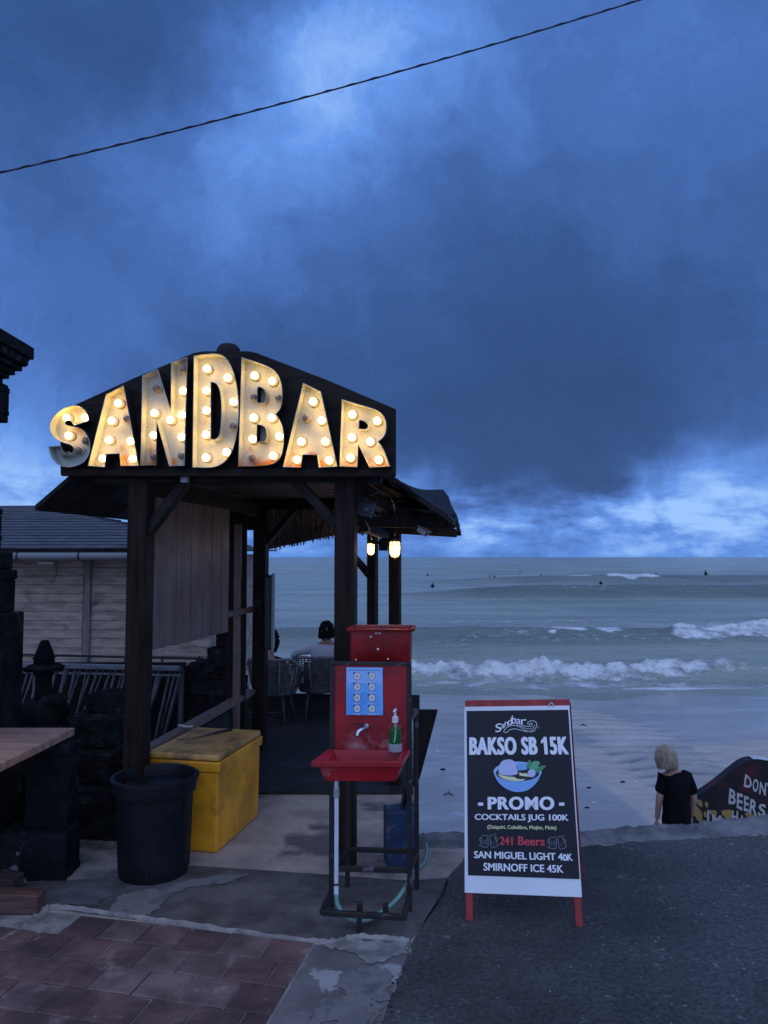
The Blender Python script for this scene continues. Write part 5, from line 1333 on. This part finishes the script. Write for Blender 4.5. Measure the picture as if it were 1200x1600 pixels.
mb = MB(); q = P(202, 840, 9.6); mb.box(V((q.x, 9.6, (P(202, 806, 9.6).z + P(202, 893, 9.6).z) / 2)), .022, .05, P(202, 806, 9.6).z - P(202, 893, 9.6).z); mb.build('corner_trim', gutter_mat, hs)
mb = MB(); q = P(72, 880, 10.1); mb.box(q, .20, .03, .02); mb.build('strip_lamp', white_plastic, hs)
mb = MB(); mb.tube(smooth_path([P(88, 884, 10.12), P(87, 900, 10.12), P(80, 912, 10.12)]), .004, 5); mb.build('loose_wire', iron, hs)

# ------------------------------------------------------------------ wicker chairs
def make_chair(c, yaw):
    t = thing('wicker_chair', c, 'grey woven tub chair', 'chair', 'wicker tub chairs facing the sea')
    def at(a, r, z): return c + V((math.sin(a + yaw) * r, -math.cos(a + yaw) * r, z))
    def top(a): return .755 - .19 * sstep(.7, 1.9, abs(a))
    mb = MB(); A = 2.05
    for k in range(17):
        f = k / 16; n = 26
        mb.tube([at(-A + 2 * A * i / n, .235 + .075 * f + .004 * ((i + k) % 2 * 2 - 1), .36 + (float(top(-A + 2 * A * i / n)) - .37) * f) for i in range(n + 1)], .0095, 5, False)
    for k in range(27):
        a = -A + 2 * A * k / 26
        mb.tube([at(a, .235 + .075 * f, .36 + (float(top(a)) - .37) * f) for f in (0, .5, 1)], .007, 5, False)
    mb.build('woven_back', wicker, t)
    mb = MB(); n = 30; mb.tube([at(-A + 2 * A * i / n, .315, float(top(-A + 2 * A * i / n))) for i in range(n + 1)], .017, 8)
    for a in (-1.15, -.42, .42, 1.15): mb.tube([at(a, .32, float(top(a))), at(a, .25, .36)], .011, 6)
    mb.build('frame', mat('chair_frame_cane', (.20, .19, .19), (.11, .10, .10), .7, 12), t)
    mb = MB(); mb.lathe([(0, .34), (.235, .34), (.245, .37), (.235, .40), (0, .41)], c, 26); mb.build('seat', wicker, t)
    for a in (-.7, .7, 2.44, -2.44):
        mb = MB(); mb.tube([at(a, .20, .36), at(a, .27, .0)], [.017, .012], 8); mb.build('leg', chair_leg, t)
    return t
ch0 = make_chair(V((pp(500, 9.1), 9.15, 0)), R(6)); ch0['label'] = 'grey woven tub chair holding the man in the grey shirt'
ch1 = copy_tree(ch0); ch1.location = V((pp(432, 8.95), 8.95, 0)); ch1.rotation_euler = (0, 0, R(-14)); ch1['label'] = 'grey woven tub chair beside the television, the man\'s arm over its back'
# ------------------------------------------------------------------ people
def skin_obj(pts, edges, root=0, sub=2, extra=None, voxel=None, name='tmp'):
    me = bpy.data.meshes.new(name); me.from_pydata([tuple(p[:3]) for p in pts], edges, [])
    o = bpy.data.objects.new(name, me); COL.objects.link(o)
    o.modifiers.new('skin', 'SKIN'); sv = me.skin_vertices[0].data
    for i, p in enumerate(pts): sv[i].radius = (p[3], p[4] if len(p) > 4 else p[3]); sv[i].use_root = i == root
    s = o.modifiers.new('sub', 'SUBSURF'); s.levels = s.render_levels = sub
    return o
def ev_mesh(o):
    dg = bpy.context.evaluated_depsgraph_get(); dg.update()
    me = bpy.data.meshes.new_from_object(o.evaluated_get(dg), depsgraph=dg); bpy.data.objects.remove(o); return me
def head_mesh(c, face, s=1.0, tilt=0):
    """a head with brow, nose, lips, chin, ears and eyes looking along 'face' (angle from +Y, clockwise)"""
    bm = bmesh.new(); bmesh.ops.create_uvsphere(bm, u_segments=28, v_segments=22, radius=1)
    for v in bm.verts:
        x, y, z = v.co
        w = .076 * (1 - .22 * max(0, -z) ** 1.5); dpt = .096 * (1 - .10 * max(0, -z))
        X, Y_, Z_ = x * w, y * dpt, z * (.118 if z > 0 else .122)
        if y > 0:
            g = lambda x0, z0, sx_, sz: math.exp(-((x - x0) / sx_) ** 2 - ((z - z0) / sz) ** 2)
            Y_ += .026 * g(0, -.22, .16, .20) - .010 * (g(.38, .05, .2, .14) + g(-.38, .05, .2, .14)) + .007 * g(0, -.52, .3, .08) - .004 * g(0, -.56, .25, .02) + .012 * g(0, -.85, .35, .2) + .005 * g(0, .2, .6, .1)
        v.co = (X, Y_, Z_)
    for sx_ in (-1, 1):
        r = bmesh.ops.create_uvsphere(bm, u_segments=10, v_segments=8, radius=1)
        for v in r['verts']: v.co = (sx_ * .078 + v.co.x * .012, -.008 + v.co.y * .020, -.012 + v.co.z * .033)
        r = bmesh.ops.create_uvsphere(bm, u_segments=10, v_segments=8, radius=.0115)
        for v in r['verts']: v.co = V((sx_ * .030, .079, .004)) + v.co
    M = Matrix.Translation(c) @ Matrix.Rotation(-face, 4, 'Z') @ Matrix.Rotation(tilt, 4, 'X') @ Matrix.Scale(s, 4)
    bm.transform(M); me = bpy.data.meshes.new('head'); bm.to_mesh(me); bm.free(); return me
def hand_mesh(wrist, d, palm_n, side, s=1.0, curl=.5):
    """palm, four unequal curled fingers and a thumb from the side of the palm"""
    d = d.normalized(); n = (palm_n - d * palm_n.dot(d)).normalized(); x = d.cross(n) * side
    W = lambda a, b_, c: wrist + (d * a + x * b_ + n * c) * s
    out = []
    o = skin_obj([(*W(0, 0, 0), .020 * s, .024 * s), (*W(.045, 0, 0), .016 * s, .036 * s), (*W(.085, 0, .004), .013 * s, .036 * s)], [(0, 1), (1, 2)]); out.append(ev_mesh(o))
    for k, (b_, L, r_) in enumerate(((.028, .070, .0085), (.010, .080, .0088), (-.009, .074, .0085), (-.026, .058, .0075))):
        p = [W(.07, b_ * .9, .002)]; ang = .15
        q = V((.088, b_, .004)); p.append(W(*q))
        for sl in (.42, .33, .25):
            ang += curl * .75; q = q + V((math.cos(ang) * L * sl, b_ * .04, math.sin(ang) * L * sl)); p.append(W(*q))
        o = skin_obj([(*v, r_ * s * (1 - .08 * i)) for i, v in enumerate(p)], [(i, i + 1) for i in range(4)], sub=1); out.append(ev_mesh(o))
    p = [W(.018, .018, .004), W(.045, .042, .014), W(.072, .052, .026), W(.094, .050, .034)]
    o = skin_obj([(*v, r_ * s) for v, r_ in zip(p, (.014, .0115, .0098, .0085))], [(0, 1), (1, 2), (2, 3)], sub=1); out.append(ev_mesh(o))
    return out
def join_body(meshes, name, m, parent, voxel=.007):
    bm = bmesh.new()
    for me in meshes: bm.from_mesh(me); bpy.data.meshes.remove(me)
    me = bpy.data.meshes.new('tmp'); bm.to_mesh(me); bm.free()
    o = bpy.data.objects.new('tmp', me); COL.objects.link(o)
    r = o.modifiers.new('remesh', 'REMESH'); r.mode = 'VOXEL'; r.voxel_size = voxel
    s = o.modifiers.new('smooth', 'SMOOTH'); s.factor = .4; s.iterations = 2
    return from_eval(o, name, m, parent)
def garment(pts, edges, name, m, parent, root=0, wrinkle=.006):
    o = skin_obj(pts, edges, root)
    tx = bpy.data.textures.new('cloth_folds', 'CLOUDS'); tx.noise_scale = .09
    d = o.modifiers.new('folds', 'DISPLACE'); d.texture = tx; d.strength = wrinkle * 2; d.mid_level = .5
    return from_eval(o, name, m, parent)
def pt(v, r, r2=None): return (v.x, v.y, v.z, r) if r2 is None else (v.x, v.y, v.z, r, r2)
# woman on the way down to the beach
WD = 8.0
Wp = lambda px, py, dy=0: P(px, py, WD + dy)
foot = V((Wp(1057, 1300).x, WD, -1.77))
wo = thing('person', foot, 'person with ash blond bob in black t-shirt walking down to the beach', 'person')
hd = Wp(1040, 1184); nk = Wp(1052, 1203); chs = Wp(1056, 1216)
ls, rs = Wp(1036, 1214, .02), Wp(1077, 1213, -.02); le, re = Wp(1030, 1250, -.02), Wp(1084, 1248, -.03); lw, rw = Wp(1026.5, 1281, .05), Wp(1080, 1277, .05)
pel = V((foot.x, WD, -.93)); wst = V((foot.x, WD, -.70))
lh, rh = pel + V((-.09, 0, -.02)), pel + V((.09, 0, -.02)); lk, rk_ = V((foot.x - .10, WD + .06, -1.33)), V((foot.x + .09, WD - .03, -1.33)); la, ra = V((foot.x - .10, WD + .0, -1.69)), V((foot.x + .09, WD - .10, -1.69))
body = skin_obj([pt(pel, .12, .15), pt(wst, .09, .115), pt(chs, .062, .10), pt(nk, .050), pt(nk.lerp(hd, .6), .05),
                 pt(ls, .048), pt(le, .038), pt(lw, .025), pt(rs, .048), pt(re, .038), pt(rw, .025),
                 pt(lh, .085), pt(lk, .055), pt(la, .035), pt(la + V((-.02, .12, -.04)), .035, .03), pt(rh, .085), pt(rk_, .055), pt(ra, .035), pt(ra + V((.02, .12, -.04)), .035, .03)],
                [(0, 1), (1, 2), (2, 3), (3, 4), (2, 5), (5, 6), (6, 7), (2, 8), (8, 9), (9, 10), (0, 11), (11, 12), (12, 13), (13, 14), (0, 15), (15, 16), (16, 17), (17, 18)])
ms = [ev_mesh(body), head_mesh(hd, R(-28), 1.0, R(-14))] + hand_mesh(lw, V((-.05, .12, -1)), V((1, .2, 0)), 1, .95) + hand_mesh(rw, V((.0, .15, -1)), V((-1, .2, 0)), -1, .95)
join_body(ms, 'body', skin_pale, wo)
tee = [pt(pel + V((0, 0, -.10)), .165, .205), pt(wst, .135, .185), pt(chs + V((0, 0, -.08)), .125, .185), pt(chs + V((0, 0, .02)), .085, .12), pt(nk + V((0, 0, -.035)), .065, .075),
       pt(ls + V((.015, -.006, -.010)), .072), pt(ls.lerp(le, .78) + V((-.004, 0, 0)), .066), pt(rs + V((-.015, 0, -.01)), .070), pt(rs.lerp(re, .80), .064)]
def strand_hair(c, face, tilt, m, parent, rx, ry, rz_, hem, n, seed, open_=.72):
    rg = random.Random(seed); mb = MB(); M = Matrix.Translation(c) @ Matrix.Rotation(-face, 4, 'Z') @ Matrix.Rotation(tilt, 4, 'X')
    for k in range(n):
        a = rg.uniform(0, 6.283)
        if math.cos(a) > open_: continue
        ln = hem * rg.uniform(.80, 1.12); off = rg.uniform(.97, 1.06); da = rg.uniform(-.18, .18); pts = []
        for i in range(9):
            t = .08 + .92 * i / 8
            if t < .55: ph = t / .55 * math.pi / 2; r_, z = math.sin(ph), math.cos(ph) * rz_
            else: q = (t - .55) / .45; r_, z = 1 - .07 * q * q + rg.uniform(-.01, .01), -ln * q
            aa = a + da * t
            pts.append(M @ V((math.sin(aa) * rx * r_ * off, math.cos(aa) * ry * r_ * off, z * (off if z > 0 else 1))))
        mb.tube(pts, [.0042] * 7 + [.0034, .0015], 4, False)
    return mb.build('hair_strands', m, parent)
garment(tee, [(0, 1), (1, 2), (2, 3), (3, 4), (3, 5), (5, 6), (3, 7), (7, 8)], 't_shirt', black_cloth, wo, wrinkle=.016)
garment([pt(pel, .135, .165), pt(lh.lerp(lk, .2), .105), pt(lk, .085), pt(la + V((0, 0, .05)), .075), pt(rh.lerp(rk_, .2), .105), pt(rk_, .085), pt(ra + V((0, 0, .05)), .075)], [(0, 1), (1, 2), (2, 3), (0, 4), (4, 5), (5, 6)], 'trousers', black_cloth, wo)
# bob: strands of a soft cap that ends in a straight hem at the jaw
def hair_cap(name, c, face, tilt, m, parent, rx, ry, rz_, hem, seed, strand=.0, open_=.75):
    bm = bmesh.new(); bmesh.ops.create_uvsphere(bm, u_segments=72, v_segments=40, radius=1)
    kill = []
    for v in bm.verts:
        x, y, z = v.co; a = math.atan2(x, y)
        rr_ = 1 + strand * (math.sin(a * 23 + seed) * .5 + math.sin(a * 41 + 2 * z) * .5) + .02 * math.sin(a * 7 + z * 5)
        zz_ = z
        if z < 0: x, y = x / max(math.sqrt(x * x + y * y), 1e-3) * (1 - .10 * (z * z)), y / max(math.sqrt(x * x + y * y), 1e-3) * (1 - .10 * z * z)
        v.co = (x * rx * rr_, y * ry * rr_, max(zz_ * rz_, -hem + .012 * math.sin(a * 17)))
        if y > open_ and z < .35: kill.append(v)
    bmesh.ops.delete(bm, geom=kill, context='VERTS')
    M = Matrix.Translation(c) @ Matrix.Rotation(-face, 4, 'Z') @ Matrix.Rotation(tilt, 4, 'X'); bm.transform(M)
    mb = MB(); idx = {v: i for i, v in enumerate(bm.verts)}; mb.add([v.co.copy() for v in bm.verts], [[idx[v] for v in f.verts] for f in bm.faces], True); bm.free()
    o = mb.build(name, m, parent)
    s = o.modifiers.new('thickness', 'SOLIDIFY'); s.thickness = .008; s.offset = -1
    return o
hr = hair_cap('hair', hd + V((0, -.012, .002)), R(-28), R(-14), hair_ash, wo, .092, .104, .119, .080, 1, .016, .78)
strand_hair(hd + V((0, -.012, .002)), R(-28), R(-14), hair_ash, hr, .096, .108, .122, .100, 560, 8)
# man in the chair
MD = 9.05
Mp = lambda px, py, dy=0: P(px, py, MD + dy)
seat = V((pp(503, MD), MD + .12, 0))
mn = thing('person', seat, 'person with short dark curly hair in grey shirt sitting in a woven chair', 'person')
hd = Mp(510, 989); nk = Mp(511, 1004, -.01); chs = Mp(508, 1015, 0)
pel = V((seat.x, MD + .10, .48)); wst = pel.lerp(chs, .45)
ls, rs = Mp(487, 1013), Mp(531, 1013); le, lw = Mp(464, 1018, .06), Mp(458, 1030, .2); re, rw = Mp(536, 1046, .05), Mp(532, 1056, .30)
lh, rh = pel + V((-.10, .02, 0)), pel + V((.10, .02, 0)); lk, rk_ = pel + V((-.14, .45, .02)), pel + V((.14, .45, .02)); la, ra = pel + V((-.14, .46, -.40)), pel + V((.14, .46, -.40))
body = skin_obj([pt(pel, .13, .15), pt(wst, .11, .14), pt(chs, .10, .14), pt(nk, .058), pt(nk.lerp(hd, .5), .055), pt(ls, .055), pt(le, .042), pt(lw, .028), pt(rs, .055), pt(re, .042), pt(rw, .028),
                 pt(lh, .085), pt(lk, .06), pt(la, .04), pt(la + V((0, .13, -.05)), .04, .03), pt(rh, .085), pt(rk_, .06), pt(ra, .04), pt(ra + V((0, .13, -.05)), .04, .03)],
                [(0, 1), (1, 2), (2, 3), (3, 4), (2, 5), (5, 6), (6, 7), (2, 8), (8, 9), (9, 10), (0, 11), (11, 12), (12, 13), (13, 14), (0, 15), (15, 16), (16, 17), (17, 18)])
ms = [ev_mesh(body), head_mesh(hd, R(18), .98)] + hand_mesh(lw, V((-.1, .3, -1)), V((.3, -1, 0)), 1) + hand_mesh(rw, V((0, 1, -.2)), V((0, 0, -1)), -1)
join_body(ms, 'body', skin_m, mn)
garment([pt(pel + V((0, 0, -.02)), .15, .17), pt(wst, .13, .16), pt(chs + V((0, 0, -.03)), .115, .17), pt(nk + V((0, 0, -.03)), .07, .078), pt(ls, .070), pt(ls.lerp(le, .55), .062), pt(le, .056), pt(lw + V((0, 0, .01)), .046), pt(rs, .070), pt(re, .056), pt(rw, .044)],
        [(0, 1), (1, 2), (2, 3), (2, 4), (4, 5), (5, 6), (6, 7), (2, 8), (8, 9), (9, 10)], 'shirt', shirt_grey, mn, wrinkle=.012)
garment([pt(pel, .15, .17), pt(lh.lerp(lk, .2), .11), pt(lk, .085), pt(la + V((0, 0, .06)), .065), pt(rh.lerp(rk_, .2), .11), pt(rk_, .085), pt(ra + V((0, 0, .06)), .065)], [(0, 1), (1, 2), (2, 3), (0, 4), (4, 5), (5, 6)], 'trousers', denim, mn)
def curls(c, name, m, parent, n=150, seed=2, rx=.083, ry=.103, rz_=.125, zmin=-.45, face=0):
    rg = random.Random(seed); bm = bmesh.new()
    for k in range(n):
        while True:
            d = V((rg.gauss(0, 1), rg.gauss(0, 1), rg.gauss(0, 1))).normalized()
            yy = d.y * math.cos(face) + d.x * math.sin(face)
            if d.z > zmin and not (yy > .45 and d.z < .35): break
        p = c + V((d.x * rx, d.y * ry, d.z * rz_)) ; r = bmesh.ops.create_icosphere(bm, subdivisions=1, radius=rg.uniform(.014, .026))
        for v in r['verts']: v.co += p
    me = bpy.data.meshes.new('t'); bm.to_mesh(me); bm.free(); return join_body([me], name, m, parent, .006)
curls(hd + V((0, 0, .006)), 'hair', hair_dark, mn, face=R(18))
# second guest, mostly hidden by the television
GD = 9.3
g0 = V((pp(424, GD), GD, 0)); gh = P(424, 1000, GD)
gu = thing('person', g0, 'person with dark hair sitting mostly hidden behind the television', 'person')
pel = V((g0.x, GD - .1, .46)); chs = V((g0.x, GD - .12, gh.z - .30)); nk = V((g0.x, GD - .08, gh.z - .13))
ls, rs = chs + V((-.17, 0, .04)), chs + V((.17, 0, .04)); le, re = chs + V((-.2, .15, -.2)), chs + V((.2, .15, -.2)); lw, rw = chs + V((-.15, .38, -.22)), chs + V((.15, .38, -.22))
lk, rk_ = pel + V((-.12, .44, .02)), pel + V((.12, .44, .02)); la, ra = pel + V((-.12, .45, -.38)), pel + V((.12, .45, -.38))
body = skin_obj([pt(pel, .13, .15), pt(chs, .10, .13), pt(nk, .05), pt(gh - V((0, 0, .06)), .05), pt(ls, .05), pt(le, .04), pt(lw, .026), pt(rs, .05), pt(re, .04), pt(rw, .026), pt(lk, .06), pt(la, .04), pt(la + V((0, .12, -.05)), .035), pt(rk_, .06), pt(ra, .04), pt(ra + V((0, .12, -.05)), .035)],
                [(0, 1), (1, 2), (2, 3), (1, 4), (4, 5), (5, 6), (1, 7), (7, 8), (8, 9), (0, 10), (10, 11), (11, 12), (0, 13), (13, 14), (14, 15)])
join_body([ev_mesh(body), head_mesh(gh, 0, .95)] + hand_mesh(lw, V((0, 1, -.1)), V((0, 0, -1)), 1) + hand_mesh(rw, V((0, 1, -.1)), V((0, 0, -1)), -1), 'body', skin_m, gu)
garment([pt(pel, .15, .17), pt(chs, .115, .155), pt(nk - V((0, 0, .04)), .065), pt(ls, .065), pt(le, .052), pt(lw, .042), pt(rs, .065), pt(re, .052), pt(rw, .042)], [(0, 1), (1, 2), (1, 3), (3, 4), (4, 5), (1, 6), (6, 7), (7, 8)], 'shirt', black_cloth, gu)
garment([pt(pel, .15, .17), pt(lk, .085), pt(la + V((0, 0, .06)), .06), pt(rk_, .085), pt(ra + V((0, 0, .06)), .06)], [(0, 1), (1, 2), (0, 3), (3, 4)], 'trousers', denim, gu)
curls(gh, 'hair', hair_dark, gu, 130, 9)
mb = MB(); mb.lathe([(0, .06), (.05, .04), (.06, 0), (.04, -.06), (.02, -.11), (0, -.12)], gh + V((.055, -.09, -.02)), 10)
mb.build('ponytail', hair_dark, gu)

# ------------------------------------------------------------------ painted wall on the beach
MY = 8.75; mp0 = P(1150, 1240, MY); mn_ = V((-.10, -1, -.06)).normalized()
def om(x, y, off=0): return hit(1060 + x / 8.571, 1170 + y / 8.571, mp0 + mn_ * off, mn_)
mu = thing('painted_wall', V((mp0.x + .6, MY, -1.8)), 'dark wave shaped wall with white hand painted words and yellow spots', 'wall')
out = [(120, 1000), (150, 760), (240, 630), (330, 590), (450, 510), (560, 425), (680, 325), (800, 230), (880, 178), (960, 150), (1050, 145), (1150, 160), (1260, 185), (1420, 260), (1600, 420), (1850, 700), (2000, 900), (2000, 1750), (120, 1750)]
pts = chaikin([om(*p) for p in out], 2, 45)
mb = MB(); mb.prism(pts, (.02, .16, 0)); mw = mb.build('wall', mural_dark, mu)
mb = MB(); tp_ = chaikin([om(*p, -.035) for p in ((880, 178), (960, 150), (1050, 145), (1150, 160), (1260, 185), (1420, 260))], 1, 45)
tp_ = smooth_path([om(*p, 0) for p in ((1010, 147), (1060, 143), (1150, 156), (1260, 180), (1420, 255))], 4)
mb.loft([[p + V((0, .005, .004)) for p in tp_], [p + V((.0, .10, .012 + .012 * math.sin(k / len(tp_) * 3.1))) for k, p in enumerate(tp_)], [p + V((0, .17, .004)) for p in tp_]], smooth=True); mb.build('white_coping', mural_white, mu)
mb = MB()
for c_ in ([(235, 690), (265, 675), (305, 690), (328, 735), (318, 780), (285, 770), (245, 725)], [(360, 710), (385, 708), (402, 745), (398, 785), (375, 790), (352, 745)], [(190, 810), (225, 745), (280, 800), (325, 880), (320, 975), (260, 970), (215, 890)],
           [(335, 850), (365, 835), (385, 870), (375, 925), (345, 905)], [(395, 825), (500, 820), (520, 845), (505, 915), (440, 890)], [(570, 840), (600, 820), (710, 815), (715, 930), (680, 955), (600, 905)], [(885, 875), (900, 850), (980, 860), (1030, 910), (1000, 945), (940, 935)],
           [(560, 900), (605, 930), (600, 960), (560, 960)], [(340, 965), (380, 960), (400, 1000), (350, 1010)], [(470, 1010), (540, 990), (560, 1060), (480, 1080)], [(700, 1000), (790, 990), (800, 1060), (720, 1070)], [(1200, 840), (1260, 850), (1270, 920), (1200, 930)], [(1350, 700), (1420, 690), (1440, 780), (1370, 800)]):
    mb.flat(chaikin([om(*p, .003) for p in c_], 2, 80))
mb.build('yellow_spots', mural_yellow, mw, fixn=False)
mb = MB()
def mput(s, q, bold=.02, skew=None):
    pts = [om(*p, .006) for p in q]; vs, fs = text_mesh(s, bold)
    mb.add([(pts[3].lerp(pts[2], a)).lerp(pts[0].lerp(pts[1], a), b_) for a, b_ in vs], fs)
for s_, q in (('D', [(895, 335), (985, 400), (978, 540), (875, 505)]), ('O', [(1000, 400), (1078, 405), (1065, 580), (992, 575)]), ('N', [(1095, 440), (1178, 455), (1168, 630), (1080, 605)]), ("'", [(1190, 455), (1208, 457), (1206, 505), (1190, 502)]), ('T', [(1215, 465), (1300, 490), (1290, 660), (1210, 640)]),
              ('B', [(685, 525), (775, 565), (765, 755), (668, 735)]), ('E', [(785, 585), (865, 610), (855, 830), (780, 790)]), ('E', [(880, 625), (945, 645), (940, 850), (875, 830)]), ('R', [(968, 665), (1060, 700), (1055, 910), (945, 865)]), ('S', [(1080, 730), (1175, 745), (1165, 915), (1060, 900)]),
              ('I', [(388, 815), (412, 820), (412, 1005), (385, 1000)]), ("'", [(422, 830), (436, 832), (434, 880), (422, 878)]), ('M', [(450, 870), (575, 895), (570, 1060), (455, 1020)]), ('H', [(718, 825), (800, 830), (798, 1010), (712, 985)]), ('A', [(815, 880), (890, 900), (900, 1060), (800, 1030)])):
    mput(s_, q, .03)
mb.build('painted_lettering', mural_white, mw, fixn=False)

# ------------------------------------------------------------------ overhead cable, surfers, litter
cab = []
for k in range(41):
    px = -260 + k * (1560 + 0) / 40
    s = px / 1000.0; py = 270 * (1 - s) + 0 * s + 44 * s * (1 - s) * 1.0 + 3 * math.sin(px * .02) * 0
    cab.append(P(px, py, 7.0 + .5 * s))
mb = MB(); mb.tube(cab, .0080, 8)
for k in range(300):
    s = k / 300 * 40; i = int(s); a = cab[i].lerp(cab[min(i + 1, 40)], s - i)
    if k: mb.beam(prevp, a + V((0, -.009, .007 * math.sin(k * .9))), .004, .004)
    prevp = a + V((0, -.009, .008 * math.sin(k * .9)))
tag(mb.build('overhead_cable', cable_mat, origin=cab[20]), 'thin twisted black overhead cable crossing the whole sky', 'cable')

def surfer_mesh():
    pts = [(0, 0, -.15, .16), (0, -.02, .25, .15), (0, 0, .52, .14, .19), (0, .01, .66, .06), (0, .02, .78, .10, .09), (0, .02, .86, .085), (-.22, 0, .52, .07), (-.30, .08, .25, .055), (-.2, .28, .05, .05), (.22, 0, .52, .07), (.30, .08, .25, .055), (.2, .28, .05, .05), (-.22, .2, -.2, .09), (-.25, .25, -.55, .07), (.22, .2, -.2, .09), (.25, .25, -.55, .07)]
    o = skin_obj(pts, [(0, 1), (1, 2), (2, 3), (3, 4), (4, 5), (2, 6), (6, 7), (7, 8), (2, 9), (9, 10), (10, 11), (0, 12), (12, 13), (0, 14), (14, 15)], sub=1)
    return ev_mesh(o)
sm = surfer_mesh(); sm.name = 'surfer'; sm.materials.append(black_cloth)
for p in sm.polygons: p.use_smooth = True
def sea_z(x, y):
    j = int(np.argmin(np.abs(rows_sea - y))); i = int(np.argmin(np.abs(us_sea - x / rows_sea[j]))); return float(Z_sea[j, i])
LAB = 'dark surfer waiting in the grey water beyond the break'
sf = [(675.5, 915, LAB), (772, 900, LAB), (764, 900.5, LAB), (845, 897.5, LAB), (937.5, 911, LAB), (1049, 902, LAB), (1086, 901.5, LAB), (1101, 907, 'surfer beside a pale patch of spray, largest of those by the far breaker'), (1117, 917, LAB), (1023.5, 905, LAB), (1183, 917, LAB), (812, 895, LAB), (668, 897, LAB)]
for k, (px, py, lab) in enumerate(sf):
    D = 4.0 * F_PX / (py + 3 - 870.3); D = min(D, 175)
    x = (px - 600) / F_PX * D
    o = bpy.data.objects.new('surfer', sm); COL.objects.link(o); WL[o.name] = V((0, 0, 0))
    s = .8 if k != 7 else 1.0
    o.location = (x, D, sea_z(x, D) - .10); o.scale = (s, s, s); o.rotation_euler = (0, 0, k * .7)
    tag(o, lab, 'surfer', 'surfers waiting for a wave')
SZ = lambda x, y: -1.75 - .0228 * (y - 7)
def on_sand(px, py):
    z = -1.9
    for _ in range(4): p = G(px, py, z); z = SZ(p.x, p.y)
    return V((p.x, p.y, z))
for px, py, kind, lab in ((994, 1222, 1, 'pale shell lying on the wet sand near the blond person'), (973, 1222.5, 0, 'dark pebble on the sand beside the pale shell'), (927, 1254.5, 1, 'tiny white shell on the sand beside the promo board'), (920, 1231.5, 0, 'round dark pebble on the sand above the tiny white shell'),
                     (911, 1134.5, 2, 'small dark twig washed up at the runnel'), (692, 1203, 0, 'flat dark pebble on the sand between the sink and promo board'), (684, 1174, 1, 'white shell chip on the sand behind the sink'), (700, 1243, 2, 'thin dark twig on the sand between the sink and promo board'), (917, 1263, 0, 'small dark pebble on the sand below the tiny white shell')):
    p = on_sand(px, py); mb = MB(); r_ = p.y / F_PX * 2.6
    if kind == 2:
        mb.tube(smooth_path([p + V((-.07, 0, .01)), p + V((0, .02, .03)), p + V((.08, -.01, .012))], 4), .010, 6); mb.tube([p + V((0, .02, .03)), p + V((.03, .05, .06))], .007, 5)
        o = mb.build('twig', iron, origin=p)
    else:
        bm = bmesh.new(); bmesh.ops.create_icosphere(bm, subdivisions=2, radius=1); rg = random.Random(int(px))
        ks = [rg.uniform(.8, 1.2) for _ in bm.verts]; mb.add([p + V((v.co.x * r_ * 1.5 * k_, v.co.y * r_ * k_, v.co.z * r_ * .6 * k_ + r_ * .3)) for v, k_ in zip(bm.verts, ks)], [[v.index for v in f.verts] for f in bm.faces], True); bm.free()
        o = mb.build('shell' if kind else 'pebble', shell_white if kind else stone, origin=p)
    tag(o, lab, 'shell' if kind == 1 else ('twig' if kind == 2 else 'pebble'))
